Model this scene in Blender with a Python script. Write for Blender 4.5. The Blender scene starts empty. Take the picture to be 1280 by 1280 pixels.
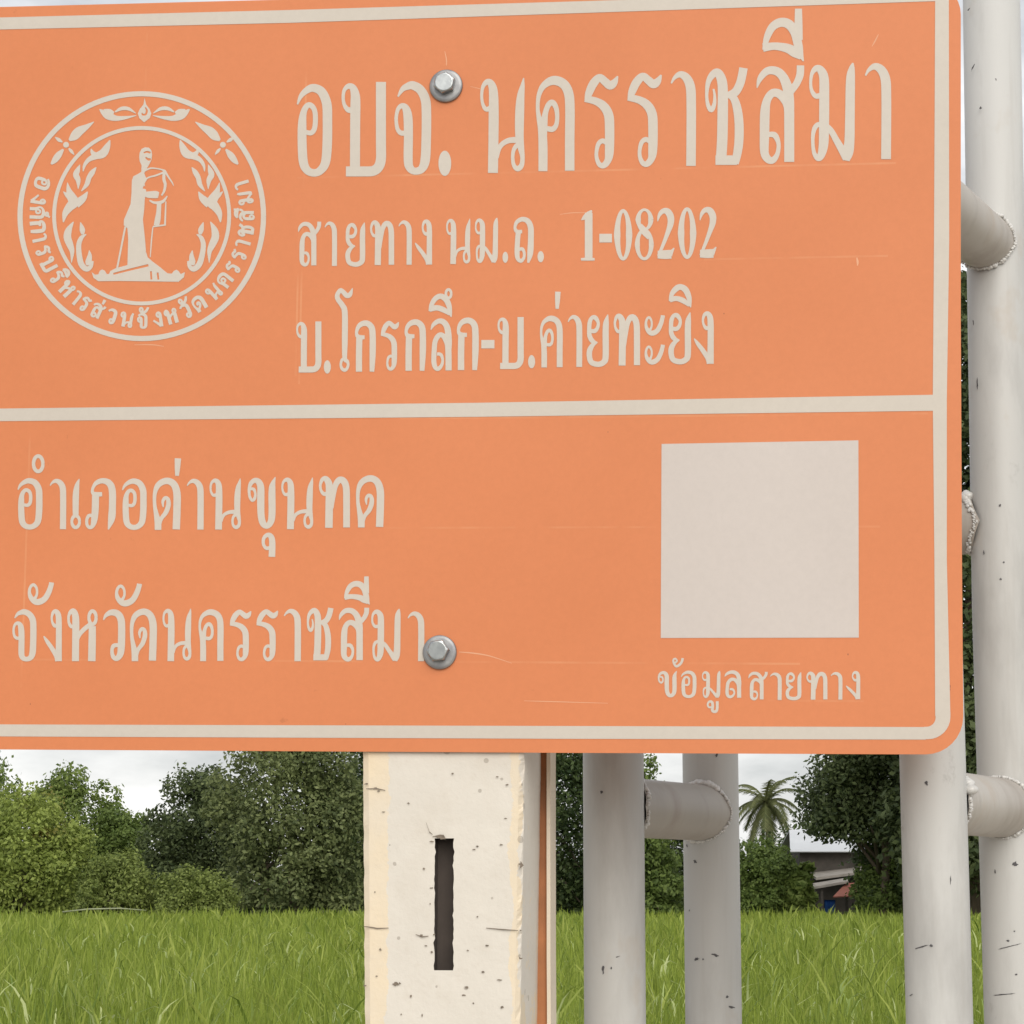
import bpy, bmesh, math, random
import numpy as np
from mathutils import Vector, Matrix, noise
from mathutils.geometry import delaunay_2d_cdt

S = bpy.context.scene
COL = S.collection
rad = math.radians

# ------------------------------------------------------------------ camera
F = 3000.0                                   # focal length in photo pixels (1280 wide)
PITCH = math.atan(465 / F)
EYE = Vector((0, 0, 1.65))
cd = bpy.data.cameras.new('camera')
cam = bpy.data.objects.new('camera', cd)
COL.objects.link(cam)
cam.location = EYE
cam.rotation_euler = (math.pi / 2 + PITCH, 0, 0)
cd.sensor_width = 36
cd.lens = F / 1280 * 36
cd.clip_start = 0.05
cd.clip_end = 9000
S.camera = cam

# ------------------------------------------------------------------ light
SUN_EL, SUN_AZ = rad(29), rad(170)           # sun behind the camera, high, to the right
w = bpy.data.worlds.new('World')
S.world = w
w.use_nodes = True
nt = w.node_tree
nt.nodes.clear()
out = nt.nodes.new('ShaderNodeOutputWorld')
bg = nt.nodes.new('ShaderNodeBackground')
sky = nt.nodes.new('ShaderNodeTexSky')
sky.sky_type = 'NISHITA'
sky.sun_disc = False
sky.sun_elevation = SUN_EL
sky.sun_rotation = SUN_AZ
sky.dust_density = 2.0
tc = nt.nodes.new('ShaderNodeTexCoord')
mp = nt.nodes.new('ShaderNodeMapping')
mp.inputs['Scale'].default_value = (1, 1, 3.0)
n1 = nt.nodes.new('ShaderNodeTexNoise')
n1.inputs['Scale'].default_value = 7.0
n1.inputs['Detail'].default_value = 7
n1.inputs['Roughness'].default_value = .55
cr = nt.nodes.new('ShaderNodeValToRGB')
cr.color_ramp.elements[0].position = .36
cr.color_ramp.elements[0].color = (3.8, 3.9, 4.02, 1)
cr.color_ramp.elements[1].position = .62
cr.color_ramp.elements[1].color = (7.2, 7.15, 7.1, 1)
mx = nt.nodes.new('ShaderNodeMix')
mx.data_type = 'RGBA'
mx.inputs[0].default_value = .88
nt.links.new(tc.outputs['Generated'], mp.inputs[0])
nt.links.new(mp.outputs[0], n1.inputs['Vector'])
nt.links.new(n1.outputs['Fac'], cr.inputs[0])
nt.links.new(sky.outputs[0], mx.inputs[6])
nt.links.new(cr.outputs[0], mx.inputs[7])
nt.links.new(mx.outputs[2], bg.inputs[0])
bg.inputs[1].default_value = 0.08
nt.links.new(bg.outputs[0], out.inputs[0])

sl = bpy.data.lights.new('sun', 'SUN')
sl.energy = 1.25
sl.angle = rad(50)
sl.color = (1, .95, .87)
so = bpy.data.objects.new('sun', sl)
COL.objects.link(so)
so.location = (0, -5, 12)
sd = Vector((math.sin(SUN_AZ) * math.cos(SUN_EL), math.cos(SUN_AZ) * math.cos(SUN_EL), math.sin(SUN_EL)))
so.rotation_euler = sd.to_track_quat('Z', 'Y').to_euler()

S.view_settings.view_transform = 'Standard'
S.view_settings.look = 'None'
S.view_settings.gamma = 1
S.view_settings.exposure = 0.98
S.cycles.max_bounces = 6

# ------------------------------------------------------------------ helpers
R_ = Vector((1, 0, 0))
U_ = Vector((0, -math.sin(PITCH), math.cos(PITCH)))
F_ = Vector((0, math.cos(PITCH), math.sin(PITCH)))


def ray(x, y):
    return R_ * ((x - 640) / F) - U_ * ((y - 640) / F) + F_


def at(x, y, Y):                              # world point seen at photo pixel x, y at distance Y
    r = ray(x, y)
    return EYE + r * (Y / r.y)


def tag(o, label=None, cat=None, group=None, kind=None):
    if label: o['label'] = label
    if cat: o['category'] = cat
    if group: o['group'] = group
    if kind: o['kind'] = kind
    return o


def empty(name, loc):
    o = bpy.data.objects.new(name, None)
    o.empty_display_size = .1
    o.location = loc
    COL.objects.link(o)
    return o


def link(name, me, mat, parent=None):
    o = bpy.data.objects.new(name, me)
    if mat: me.materials.append(mat)
    COL.objects.link(o)
    if parent:
        o.parent = parent
        org = Vector((0, 0, 0))
        p = parent
        while p:
            org += p.location
            p = p.parent
        o.location = -org                     # meshes are written in world coordinates
    return o


def from_bm(name, bm, mat, parent=None, smooth=False):
    bmesh.ops.recalc_face_normals(bm, faces=bm.faces)
    me = bpy.data.meshes.new(name)
    bm.to_mesh(me)
    bm.free()
    if smooth:
        for p in me.polygons: p.use_smooth = True
    return link(name, me, mat, parent)


def np_mesh(name, verts, loops, starts, totals, mat, parent=None, smooth=False):
    me = bpy.data.meshes.new(name)
    me.vertices.add(len(verts))
    me.vertices.foreach_set('co', np.asarray(verts, np.float32).ravel())
    me.loops.add(len(loops))
    me.loops.foreach_set('vertex_index', np.asarray(loops, np.int32))
    me.polygons.add(len(starts))
    me.polygons.foreach_set('loop_start', np.asarray(starts, np.int32))
    me.polygons.foreach_set('loop_total', np.asarray(totals, np.int32))
    if smooth:
        me.polygons.foreach_set('use_smooth', np.ones(len(starts), bool))
    me.update(calc_edges=True)
    return link(name, me, mat, parent)


class Mat:
    """small node-graph builder"""
    def __init__(self, name, rough=.6, metal=0., spec=.5):
        self.m = bpy.data.materials.new(name)
        self.m.use_nodes = True
        self.nt = self.m.node_tree
        self.b = self.nt.nodes['Principled BSDF']
        self.b.inputs['Roughness'].default_value = rough
        self.b.inputs['Metallic'].default_value = metal
        self.b.inputs['Specular IOR Level'].default_value = spec
        self.tc = self.nt.nodes.new('ShaderNodeTexCoord')

    def n(self, t, **k):
        x = self.nt.nodes.new(t)
        for a, v in k.items(): setattr(x, a, v)
        return x

    def l(self, a, b): self.nt.links.new(a, b)

    def noise(self, scale, detail=4, rough=.55, sc=(1, 1, 1), src='Object'):
        mp = self.n('ShaderNodeMapping')
        mp.inputs['Scale'].default_value = sc
        self.l(self.tc.outputs[src], mp.inputs[0])
        t = self.n('ShaderNodeTexNoise')
        t.inputs['Scale'].default_value = scale
        t.inputs['Detail'].default_value = detail
        t.inputs['Roughness'].default_value = rough
        self.l(mp.outputs[0], t.inputs['Vector'])
        return t.outputs['Fac']

    def ramp(self, fac, *stops, interp='LINEAR'):
        r = self.n('ShaderNodeValToRGB')
        r.color_ramp.interpolation = interp
        e = r.color_ramp.elements
        while len(e) < len(stops): e.new(.5)
        for i, (p, c) in enumerate(stops):
            e[i].position = p
            e[i].color = (*c, 1) if hasattr(c, '__len__') else (c, c, c, 1)
        self.l(fac, r.inputs[0])
        return r.outputs[0]

    def mix(self, fac, a, b, mode='MIX'):
        m = self.n('ShaderNodeMix', data_type='RGBA', blend_type=mode)
        for s, i in ((fac, 0), (a, 6), (b, 7)):
            if hasattr(s, 'is_linked') or hasattr(s, 'links'): self.l(s, m.inputs[i])
            elif i == 0: m.inputs[0].default_value = s
            else: m.inputs[i].default_value = (*s, 1)
        return m.outputs[2]

    def math(self, op, a, b=0., c=None):
        m = self.n('ShaderNodeMath', operation=op)
        for s, i in ((a, 0), (b, 1), (c, 2)):
            if s is None: continue
            if hasattr(s, 'links'): self.l(s, m.inputs[i])
            else: m.inputs[i].default_value = s
        return m.outputs[0]

    def xyz(self):
        s = self.n('ShaderNodeSeparateXYZ')
        self.l(self.tc.outputs['Object'], s.inputs[0])
        return s.outputs

    def bump(self, h, strength=.3, dist=.002):
        b = self.n('ShaderNodeBump')
        b.inputs['Strength'].default_value = strength
        b.inputs['Distance'].default_value = dist
        self.l(h, b.inputs['Height'])
        self.l(b.outputs[0], self.b.inputs['Normal'])

    def color(self, c):
        if hasattr(c, 'links'): self.l(c, self.b.inputs['Base Color'])
        else: self.b.inputs['Base Color'].default_value = (*c, 1)
        return self


def absorb(target, src):
    """surface marks become faces of the part they mark (second material slot)"""
    b = bmesh.new()
    b.from_mesh(target.data)
    n0 = len(b.faces)
    target.data.materials.append(src.data.materials[0])
    mi = len(target.data.materials) - 1
    b.from_mesh(src.data)
    b.faces.ensure_lookup_table()
    for f_ in b.faces[n0:]:
        f_.material_index = mi
        f_.smooth = True
    b.to_mesh(target.data)
    b.free()
    me = src.data
    bpy.data.objects.remove(src)
    bpy.data.meshes.remove(me)


# ------------------------------------------------------------------ materials
def leaf_mat(name, dark, light, accent=None, scale=.35, rough=.6):
    M = Mat(name, rough, 0, .35)
    g = M.n('ShaderNodeNewGeometry')
    nz = M.noise(scale, 3)
    f = M.math('ADD', M.math('MULTIPLY', nz, .75), M.math('MULTIPLY', g.outputs['Random Per Island'], .5))
    c = M.ramp(f, (.3, dark), (.85, light))
    if accent:
        c = M.mix(M.ramp(M.noise(scale * .8, 2, .5, (1, 1, 1.3)), (.62, 0.), (.70, .7)), c, accent)
    M.color(c)
    tr = M.n('ShaderNodeBsdfTranslucent')
    M.l(c, tr.inputs[0])
    ms = M.n('ShaderNodeMixShader')
    ms.inputs[0].default_value = .42
    M.l(M.b.outputs[0], ms.inputs[1])
    M.l(tr.outputs[0], ms.inputs[2])
    M.l(ms.outputs[0], M.nt.nodes['Material Output'].inputs[0])
    return M.m


def bark_mat(name, c):
    M = Mat(name, .9)
    M.color(M.ramp(M.noise(6, 5, .6, (1, 1, .2)), (.3, [x * .55 for x in c]), (.75, c)))
    M.bump(M.noise(10, 4, .6, (1, 1, .2)), .6, .03)
    return M.m


M_GRASS = leaf_mat('grass_blade', (.125, .185, .016), (.315, .39, .065), scale=.5)
M_GRASS_PALE = leaf_mat('grass_pale_leaf', (.26, .38, .09), (.56, .62, .28), scale=2)
M_GRASS_BROAD = leaf_mat('grass_broad_leaf', (.095, .16, .018), (.37, .43, .09), scale=1.2)
M_BARK = bark_mat('bark', (.16, .125, .09))

M = Mat('field_soil', .95)
M.color(M.ramp(M.noise(.6, 6), (.3, (.035, .05, .015)), (.7, (.075, .085, .03))))
M.bump(M.noise(5, 5), .6, .05)
M_SOIL = M.m

# ------------------------------------------------------------------ ground
ys = [-40, -6, 2, 6, 9, 12, 16, 40, 80, 120, 180, 300, 700, 2000, 5000]
hz = lambda y: 0 if y < 7 else max(-.5, -(y - 7) * .1)
xs = [-4000, -800, -200, -60, -20, -5, 0, 5, 20, 60, 200, 800, 4000]
bm = bmesh.new()
gv = [[bm.verts.new((x, y, hz(y))) for x in xs] for y in ys]
for j in range(len(ys) - 1):
    for i in range(len(xs) - 1):
        bm.faces.new((gv[j][i], gv[j][i + 1], gv[j + 1][i + 1], gv[j + 1][i]))
tag(from_bm('ground', bm, M_SOIL), kind='structure')
M = Mat('laterite', .95)
M.color(M.ramp(M.noise(2.5, 8, .65), (.3, (.39, .335, .265)), (.7, (.50, .445, .37))))
M.bump(M.noise(60, 5), .5, .01)
bm = bmesh.new()
for a, b in ((-1.2, 2.), (2., 6.9)):
    bm.faces.new([bm.verts.new(p) for p in ((-300, a, .004), (300, a, .004), (300, b, .004), (-300, b, .004))])
tag(from_bm('road_shoulder', bm, M.m), kind='structure')
M = Mat('concrete_road', .9)
M.color(M.ramp(M.noise(1.5, 8, .65), (.3, (.38, .365, .33)), (.7, (.47, .45, .41))))
bm = bmesh.new()
bm.faces.new([bm.verts.new(p) for p in ((-300, -8, .008), (300, -8, .008), (300, -1.1, .008), (-300, -1.1, .008))])
tag(from_bm('road', bm, M.m), kind='structure')


# ------------------------------------------------------------------ grass field
def blades(name, root, height, width, lean, az, curl, mat):
    """root (n,3); ribbons of four sections bending over, one mesh"""
    n = len(root)
    ts = np.array([0, .4, .75, 1.0])
    wd = np.array([1, .9, .6, .06])
    d = np.stack([np.cos(az), np.sin(az), np.zeros(n)], 1)
    side = np.stack([-np.sin(az), np.cos(az), np.zeros(n)], 1)
    tw = np.random.uniform(0, math.pi, n)
    side = side * np.cos(tw)[:, None] + d * np.sin(tw)[:, None]
    V = np.zeros((n, 8, 3))
    for k, t in enumerate(ts):
        c = root + d * (lean * t ** 2 * height)[:, None]
        c[:, 2] += height * (t - curl * t ** 3)
        V[:, 2 * k] = c - side * (width * wd[k] / 2)[:, None]
        V[:, 2 * k + 1] = c + side * (width * wd[k] / 2)[:, None]
    q = np.array([[0, 1, 3, 2], [2, 3, 5, 4], [4, 5, 7, 6]])
    L = (np.arange(n)[:, None, None] * 8 + q[None]).reshape(-1)
    nf = n * 3
    return np_mesh(name, V.reshape(-1, 3), L, np.arange(nf) * 4, np.full(nf, 4), mat, smooth=False)


rng = np.random.default_rng(5)
np.random.seed(5)


def scatter(n, d0, d1, spread=.235, pw=1.0):
    u = rng.random(n)
    Y = d0 * (d1 / d0) ** (u ** pw)
    X = rng.uniform(-1, 1, n) * (spread * Y + 3)
    return np.stack([X, Y, np.full(n, -.5)], 1)


n = 150000
rt = scatter(n, 14, 101)
hv = np.array([noise.noise(Vector((x * .55, y * .22, 3))) for x, y in rt[:, :2]])
h = rng.uniform(.80, 1.22, n) + hv * .22 + np.where(rng.random(n) < .05, rng.uniform(.05, .30, n), 0)
wdt = np.maximum(.024, rt[:, 1] * .00105) * rng.uniform(.7, 1.3, n)
tag(blades('grass_field', rt, h, wdt, rng.uniform(.02, .26, n), rng.uniform(0, 6.28, n), rng.uniform(0, .10, n), M_GRASS),
    'bright green field of tall dense grass reaching to the trees', 'grass', kind='stuff')
n = 9000
rt = scatter(n, 19, 95)
rt[:, 2] = rng.uniform(-.15, .25, n)
h = rng.uniform(.45, .85, n)
tag(blades('broad_grass', rt, h, np.maximum(.032, rt[:, 1] * .0011) * rng.uniform(.6, 1.3, n), rng.uniform(.1, .75, n), rng.uniform(0, 6.28, n),
           rng.uniform(0, .45, n), M_GRASS_BROAD),
    'broad arching green leaves mixed through the grass field', 'grass', kind='stuff')
n = 900
rt = scatter(n, 20, 62, pw=1.35)
rt[:, 2] = rng.uniform(.22, .50, n)
h = rng.uniform(.22, .46, n)
tag(blades('grass_leaves', rt, h, np.maximum(.024, rt[:, 1] * .0009) * rng.uniform(.6, 1.3, n), rng.uniform(.2, 1.1, n), rng.uniform(0, 6.28, n),
           rng.uniform(.1, .75, n), M_GRASS_PALE),
    'pale arching leaf tips standing out of the green grass field', 'grass', kind='stuff')

# taller cane-like weeds beside the pipes
for k, (px, py, Y, hh, s) in enumerate(((835, 1150, 24, 1.45, 1), (935, 1165, 25, 1.4, 2), (1118, 1130, 26, 1.5, 3))):
    g = random.Random(s)
    p = at(px, py, Y)
    o = empty('tall_weed', (p.x, Y, -.5))
    tag(o, ('pale cane-like weed between the two left pipes',
            'pale forked weed just right of the slimmer far left pipe',
            'green weed clump rising left of the thick right front pipe')[k], 'plant', 'tall weeds rising above the grass field')
    nn = 9
    r_ = np.array([[p.x + g.uniform(-.10, .10), Y + g.uniform(-.1, .1), -.5] for _ in range(nn)])
    ob = blades('leaf', r_, np.array([g.uniform(.85, 1.0) * hh for _ in range(nn)]), np.full(nn, .026),
                np.array([g.uniform(.1, .55) for _ in range(nn)]), np.array([g.uniform(-.6, .9) + (math.pi if g.random() < .35 else 0) for _ in range(nn)]),
                np.array([g.uniform(0, .25) for _ in range(nn)]), M_GRASS_PALE if k < 2 else M_GRASS)
    ob.parent = o
    ob.location = -o.location


# ------------------------------------------------------------------ trees
def tube(bm, pts, radii, seg=8):
    rings = []
    for i, p in enumerate(pts):
        a = pts[max(0, i - 1)]
        b = pts[min(len(pts) - 1, i + 1)]
        t = (Vector(b) - Vector(a)).normalized()
        u = t.orthogonal().normalized() if i == 0 else (pu - t * pu.dot(t)).normalized()
        pu = u
        v = t.cross(u)
        rings.append([bm.verts.new(Vector(p) + (u * math.cos(k * 2 * math.pi / seg) + v * math.sin(k * 2 * math.pi / seg)) * radii[i]) for k in range(seg)])
    for a, b in zip(rings, rings[1:]):
        for k in range(seg):
            bm.faces.new((a[k], a[(k + 1) % seg], b[(k + 1) % seg], b[k]))
    bm.faces.new(rings[0][::-1])
    bm.faces.new(rings[-1])


def leaf_cloud(name, P, N, size, mat, parent, r):
    """folded rhombic leaves at points P facing roughly N"""
    n = len(P)
    N = N / np.linalg.norm(N, axis=1, keepdims=True)
    a = np.cross(N, r.normal(size=(n, 3)))
    a /= np.linalg.norm(a, axis=1, keepdims=True)
    b = np.cross(N, a)
    s = size[:, None]
    V = np.stack([P - a * s * .62, P - b * s * .34 - N * s * .08, P + a * s * .62 - N * s * .1, P + b * s * .34 - N * s * .08], 1)
    L = np.arange(n * 4)
    return np_mesh(name, V.reshape(-1, 3), L, np.arange(n) * 4, np.full(n, 4), mat, parent)


def crown_points(lobes, n, r, shell=.72):
    """leaf twigs: short clumps through the lobes' outer volume"""
    vol = np.array([l[1] * l[2] for l in lobes])
    pick = r.choice(len(lobes), n // 7, p=vol / vol.sum())
    C = np.array([l[0] for l in lobes])[pick]
    rr = np.array([[l[1], l[1], l[2]] for l in lobes])[pick]
    d = r.normal(size=(len(pick), 3))
    d /= np.linalg.norm(d, axis=1, keepdims=True)
    q = C + d * rr * (shell + (1.06 - shell) * r.random(len(pick)) ** .7)[:, None]
    Q = np.repeat(q, 7, 0)
    D = np.repeat(d, 7, 0)
    ext = np.repeat(rr.mean(1), 7)[:, None]
    Q = Q + r.normal(size=Q.shape) * np.minimum(.30, ext * .16)
    return Q, D


TREES = 'trees along the far edge of the field'


def tree(name, label, cat, px0, px1, ytop, Y, seed, mat, n=9000, leaf=.24, lobes=16, low=.0, group=TREES, sky_gaps=0., zmin=None):
    r = np.random.default_rng(seed)
    L = at(px0, 1100, Y)
    Rr = at(px1, 1100, Y)
    top = at((px0 + px1) / 2, ytop, Y).z
    cx = (L.x + Rr.x) / 2
    hw = (Rr.x - L.x) / 2
    base = -.5
    z0 = base + low * (top - base)
    o = empty(name, (cx, Y, base))
    tag(o, label, cat, group)
    ls = []
    hh = (top - z0) / 2
    for k in range(lobes):
        ang = r.random() * 6.283
        zz = -1 + 2 * (k + r.random()) / lobes
        m = math.sqrt(max(0.02, 1 - max(zz, 0) ** 2)) if zz > 0 else 1 - .12 * zz * zz
        rad_ = r.uniform(.22, .38) * hw
        q = r.uniform(.7, 1.06)
        ls.append((np.array([cx + math.cos(ang) * m * (hw - rad_ * .8) * q,
                             Y + math.sin(ang) * m * (hw - rad_ * .8) * q,
                             z0 + hh + zz * max(.1, hh - rad_ * .8)]), rad_, min(rad_ * .9, hh)))
    ls.append((np.array([cx, Y, z0 + hh]), hw * .62, hh * .72))
    ls.append((np.array([cx, Y, z0 + hh * .6]), hw * .68, hh * .55))
    P, N = crown_points(ls, n, r)
    N = N * .7 + r.normal(size=N.shape) * .55 + np.array([0, -.1, .35])
    keep = P[:, 2] > (base + .15 if zmin is None else zmin)
    P, N = P[keep], N[keep]
    leaf_cloud('crown', P, N, leaf * r.uniform(.6, 1.35, len(P)), mat, o, r)
    bm = bmesh.new()
    g = random.Random(seed)
    th = z0 + hh
    tr = max(.05, hw * .055)
    tube(bm, [(cx, Y, base - .2), (cx + g.uniform(-.1, .1) * hw, Y, base + (th - base) * .5), (cx, Y, th)], [tr * 1.3, tr, tr * .6])
    for c, rd, _ in ls[:7]:
        m0 = Vector((cx, Y, base + (th - base) * g.uniform(.4, .95)))
        c = Vector(c)
        tube(bm, [m0, m0.lerp(c, .55) + Vector((0, 0, .1 * hw)), c], [tr * .5, tr * .35, tr * .12], 6)
    from_bm('trunk', bm, M_BARK, o, True)
    return o


L_MID = leaf_mat('leaf_mid_green', (.070, .115, .024), (.21, .285, .075))
L_LIGHT = leaf_mat('leaf_light_green', (.13, .185, .034), (.34, .41, .10), (.30, .13, .055))
L_DARK = leaf_mat('leaf_dark_green', (.040, .064, .024), (.13, .165, .064))
L_OLIVE = leaf_mat('leaf_olive', (.055, .082, .026), (.235, .275, .11))
L_BUSH = leaf_mat('leaf_bush', (.095, .135, .026), (.26, .315, .085), (.22, .19, .08))
L_DEEP = leaf_mat('leaf_deep', (.024, .048, .014), (.11, .155, .050))
L_YOUNG = leaf_mat('leaf_young', (.080, .130, .022), (.24, .31, .08))

# (name, label, cat, px0, px1, ytop, Y, seed, mat, n, leaf, lobes)
tree('bushy_tree', 'tall mid-green tree cut by the left picture edge', 'tree', -125, 52, 936, 122, 1, L_MID, 26000, .19, 34)
tree('bushy_tree', 'bright rounded tree with reddish leaf patches at far left', 'tree', -60, 112, 984, 108, 2, L_LIGHT, 24000, .17, 32)
tree('bushy_tree', 'pointed mid-green tree directly behind the bright reddish one', 'tree', 15, 168, 957, 130, 3, L_YOUNG, 24000, .19, 30)
tree('bushy_tree', 'small pale tree in the dip between green and dark crowns', 'tree', 100, 205, 1006, 128, 4, L_MID, 18000, .18, 24)
tree('dark_tree', 'very dark domed tree left of the tall olive tree', 'tree', 172, 330, 955, 118, 5, L_DARK, 28000, .18, 34, .10)
tree('tall_tree', 'tall olive-green tree rising behind the sign left of the post', 'tree', 258, 470, 870, 108, 6, L_OLIVE, 40000, .18, 44)
tree('tall_tree', 'dense dark tree partly hidden by the concrete post', 'tree', 385, 600, 880, 116, 7, L_DEEP, 34000, .19, 40)
tree('tall_tree', 'dark tree showing between the post and the left pipe', 'tree', 570, 790, 880, 118, 8, L_DEEP, 34000, .19, 40)
tree('bushy_tree', 'greener tree showing between the two left pipes', 'tree', 730, 862, 940, 112, 9, L_MID, 22000, .18, 32)
tree('bushy_tree', 'low dark tree behind the far left pipe', 'tree', 800, 925, 990, 122, 19, L_DEEP, 18000, .18, 26)
BUSH = 'bushes in front of the tree line'
tree('bush', 'yellowish bush below the small pale tree', 'bush', 95, 205, 1060, 103, 10, L_BUSH, 14000, .13, 24, group=BUSH)
tree('bush', 'low light-green bush below the dark domed tree', 'bush', 178, 300, 1084, 102, 11, L_BUSH, 13000, .13, 24, group=BUSH)
tree('bush', 'green bush under the coconut palm', 'bush', 895, 1005, 1046, 106, 12, L_MID, 16000, .15, 24, group=BUSH)
tree('bush', 'dark low bush below the red roof of the house', 'bush', 1058, 1140, 1094, 103, 13, L_MID, 9000, .14, 16, group=BUSH)
tree('bush', 'broad-leaved yellow-green bush at the left corner of the house', 'bush', 978, 1024, 1074, 105, 20, L_YOUNG, 1500, .36, 14, group=BUSH)
tree('bush', 'green shrub mass beneath the dark spreading tree by the house', 'bush', 1070, 1170, 1052, 102, 22, L_MID, 16000, .15, 26, group=BUSH)
tree('tall_tree', 'towering dark tree behind the right pipes with lacy left edge', 'tree', 1085, 1360, 335, 96, 14, L_DARK, 60000, .26, 60, .05)
tree('bushy_tree', 'dark spreading tree overhanging the white roof', 'tree', 1000, 1200, 900, 101, 15, L_DARK, 24000, .18, 36, .42, zmin=3.3)
tree('bushy_tree', 'dark tree closing the gap beside the house on the right', 'tree', 1046, 1280, 990, 104, 16, L_DEEP, 22000, .19, 34)

tree('bushy_tree', 'low green tree just behind the pale house roof', 'tree', 935, 1130, 1016, 128, 21, L_DEEP, 18000, .19, 26)

# far-off wood that reads as one low mass behind the single trees
rw_ = np.random.default_rng(77)
lw = []
for k in range(150):
    X_ = -42 + 88 * (k + rw_.random()) / 150
    r_ = rw_.uniform(1.0, 1.9)
    lw.append((np.array([X_, 142 + rw_.uniform(-3, 3), rw_.uniform(-.2, 1.6 + .6 * math.sin(X_ * .5))]), r_, r_))
P, N = crown_points(lw, 90000, rw_)
N = N * .7 + rw_.normal(size=N.shape) * .55 + np.array([0, -.1, .35])
tag(leaf_cloud('distant_wood', P, N, .26 * rw_.uniform(.6, 1.3, len(P)), L_DEEP, None, rw_),
    'low dark wood closing the view behind the field trees', 'wood', kind='stuff')

# coconut palm
PY = 170
c = at(957, 1003, PY)
o = empty('coconut_palm', (c.x, PY, -.5))
tag(o, 'coconut palm with drooping fronds against the white sky', 'palm tree')
bm = bmesh.new()
tube(bm, [(c.x + .5, PY, -.7), (c.x + .25, PY, c.z * .5), (c.x, PY, c.z)], [.24, .19, .15])
from_bm('trunk', bm, M_BARK, o, True)
L_PALM = leaf_mat('palm_leaf', (.075, .095, .035), (.20, .215, .085))
g = random.Random(4)
for k in range(26):
    az = k * 2.399
    el = rad(72 - 5.2 * k + g.uniform(-8, 8))
    Ln = g.uniform(3.0, 3.7)
    pts = []
    p = c.copy()
    d = Vector((math.cos(az) * math.cos(el), math.sin(az) * math.cos(el), math.sin(el)))
    bm = bmesh.new()
    for i in range(13):
        pts.append(p.copy())
        p = p + d * (Ln / 12)
        d = (d + Vector((0, 0, -.14))).normalized()
    tube(bm, pts, [.05 - .0033 * i for i in range(13)], 5)
    for i in range(2, 49):
        f_ = i / 49 * 12
        a = pts[int(f_)].lerp(pts[min(12, int(f_) + 1)], f_ % 1)
        t = (pts[min(12, int(f_) + 1)] - pts[int(f_)])
        t = t.normalized() if t.length else d
        sd_ = t.cross(Vector((0, 0, 1)))
        sd_ = sd_.normalized() if sd_.length > .01 else Vector((1, 0, 0))
        ll = .62 * math.sin(math.pi * min(1, .18 + .8 * i / 49)) + .15
        for sg in (-1, 1):
            e = a + sd_ * sg * ll * .8 + t * ll * .55 - Vector((0, 0, ll * g.uniform(.25, .6)))
            wv = t * .05
            bm.faces.new([bm.verts.new(a - wv), bm.verts.new(a + wv), bm.verts.new(e)])
    from_bm('frond', bm, L_PALM, o)

# ------------------------------------------------------------------ house beyond the field
def box(bm, x0, x1, y0, y1, z0, z1):
    v = [bm.verts.new((x, y, z)) for x in (x0, x1) for y in (y0, y1) for z in (z0, z1)]
    for f in ((0, 1, 3, 2), (4, 6, 7, 5), (0, 4, 5, 1), (2, 3, 7, 6), (0, 2, 6, 4), (1, 5, 7, 3)):
        bm.faces.new([v[i] for i in f])


def slab(bm, pts, th):
    """thick sheet through four corners"""
    a = [bm.verts.new(p) for p in pts]
    b = [bm.verts.new(Vector(p) - Vector((0, 0, th))) for p in pts]
    bm.faces.new(a)
    bm.faces.new(b[::-1])
    for i in range(4):
        j = (i + 1) % 4
        bm.faces.new((a[i], b[i], b[j], a[j]))


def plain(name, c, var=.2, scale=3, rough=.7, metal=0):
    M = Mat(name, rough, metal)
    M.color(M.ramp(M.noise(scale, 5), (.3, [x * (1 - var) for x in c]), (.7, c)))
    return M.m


HY = 116
PX = lambda px: at(px, 1080, HY).x
PZ = lambda py: at(1040, py, HY).z
ho = empty('house', (PX(1060), HY, -.5))
tag(ho, 'small weathered house with pale metal roof half hidden by trees', 'house')
M_WALL = plain('old_timber', (.10, .085, .07), .4)
M_ROOF = plain('pale_metal_roof', (.66, .68, .70), .08, 1, .45)
M_RUST = plain('red_roof', (.36, .13, .09), .35, 2, .8)
M_EDGE = plain('roof_edge', (.42, .38, .33), .3)
bm = bmesh.new()
box(bm, PX(1000), PX(1150), HY, HY + 4, -.6, PZ(1066))
from_bm('wall', bm, M_WALL, ho)
bm = bmesh.new()
slab(bm, [(PX(986), HY - .7, PZ(1064)), (PX(1160), HY - .7, PZ(1064)), (PX(1160), HY + 2.2, PZ(1030)), (PX(994), HY + 2.2, PZ(1036))], .05)
slab(bm, [(PX(994), HY + 2.2, PZ(1036)), (PX(1160), HY + 2.2, PZ(1030)), (PX(1160), HY + 5, PZ(1064)), (PX(986), HY + 5, PZ(1064))], .05)
from_bm('roof', bm, M_ROOF, ho)
bm = bmesh.new()
slab(bm, [(PX(1012), HY - 2.4, PZ(1097)), (PX(1120), HY - 2.4, PZ(1083)), (PX(1120), HY - .1, PZ(1078)), (PX(1012), HY - .1, PZ(1091))], .12)
from_bm('awning', bm, M_EDGE, ho)
bm = bmesh.new()
slab(bm, [(PX(984), HY - 3.4, PZ(1112)), (PX(1048), HY - 3.4, PZ(1101)), (PX(1050), HY - 2.5, PZ(1097)), (PX(984), HY - 2.5, PZ(1108))], .11)
from_bm('awning', bm, M_EDGE, ho)
bm = bmesh.new()
slab(bm, [(PX(1026), HY - 4.2, PZ(1120)), (PX(1120), HY - 4.2, PZ(1115)), (PX(1120), HY - 3, PZ(1100)), (PX(1046), HY - 3, PZ(1104))], .05)
tag(from_bm('lean_to_roof', bm, M_RUST, ho), 'rust-red sloping sheet roof')
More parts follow.
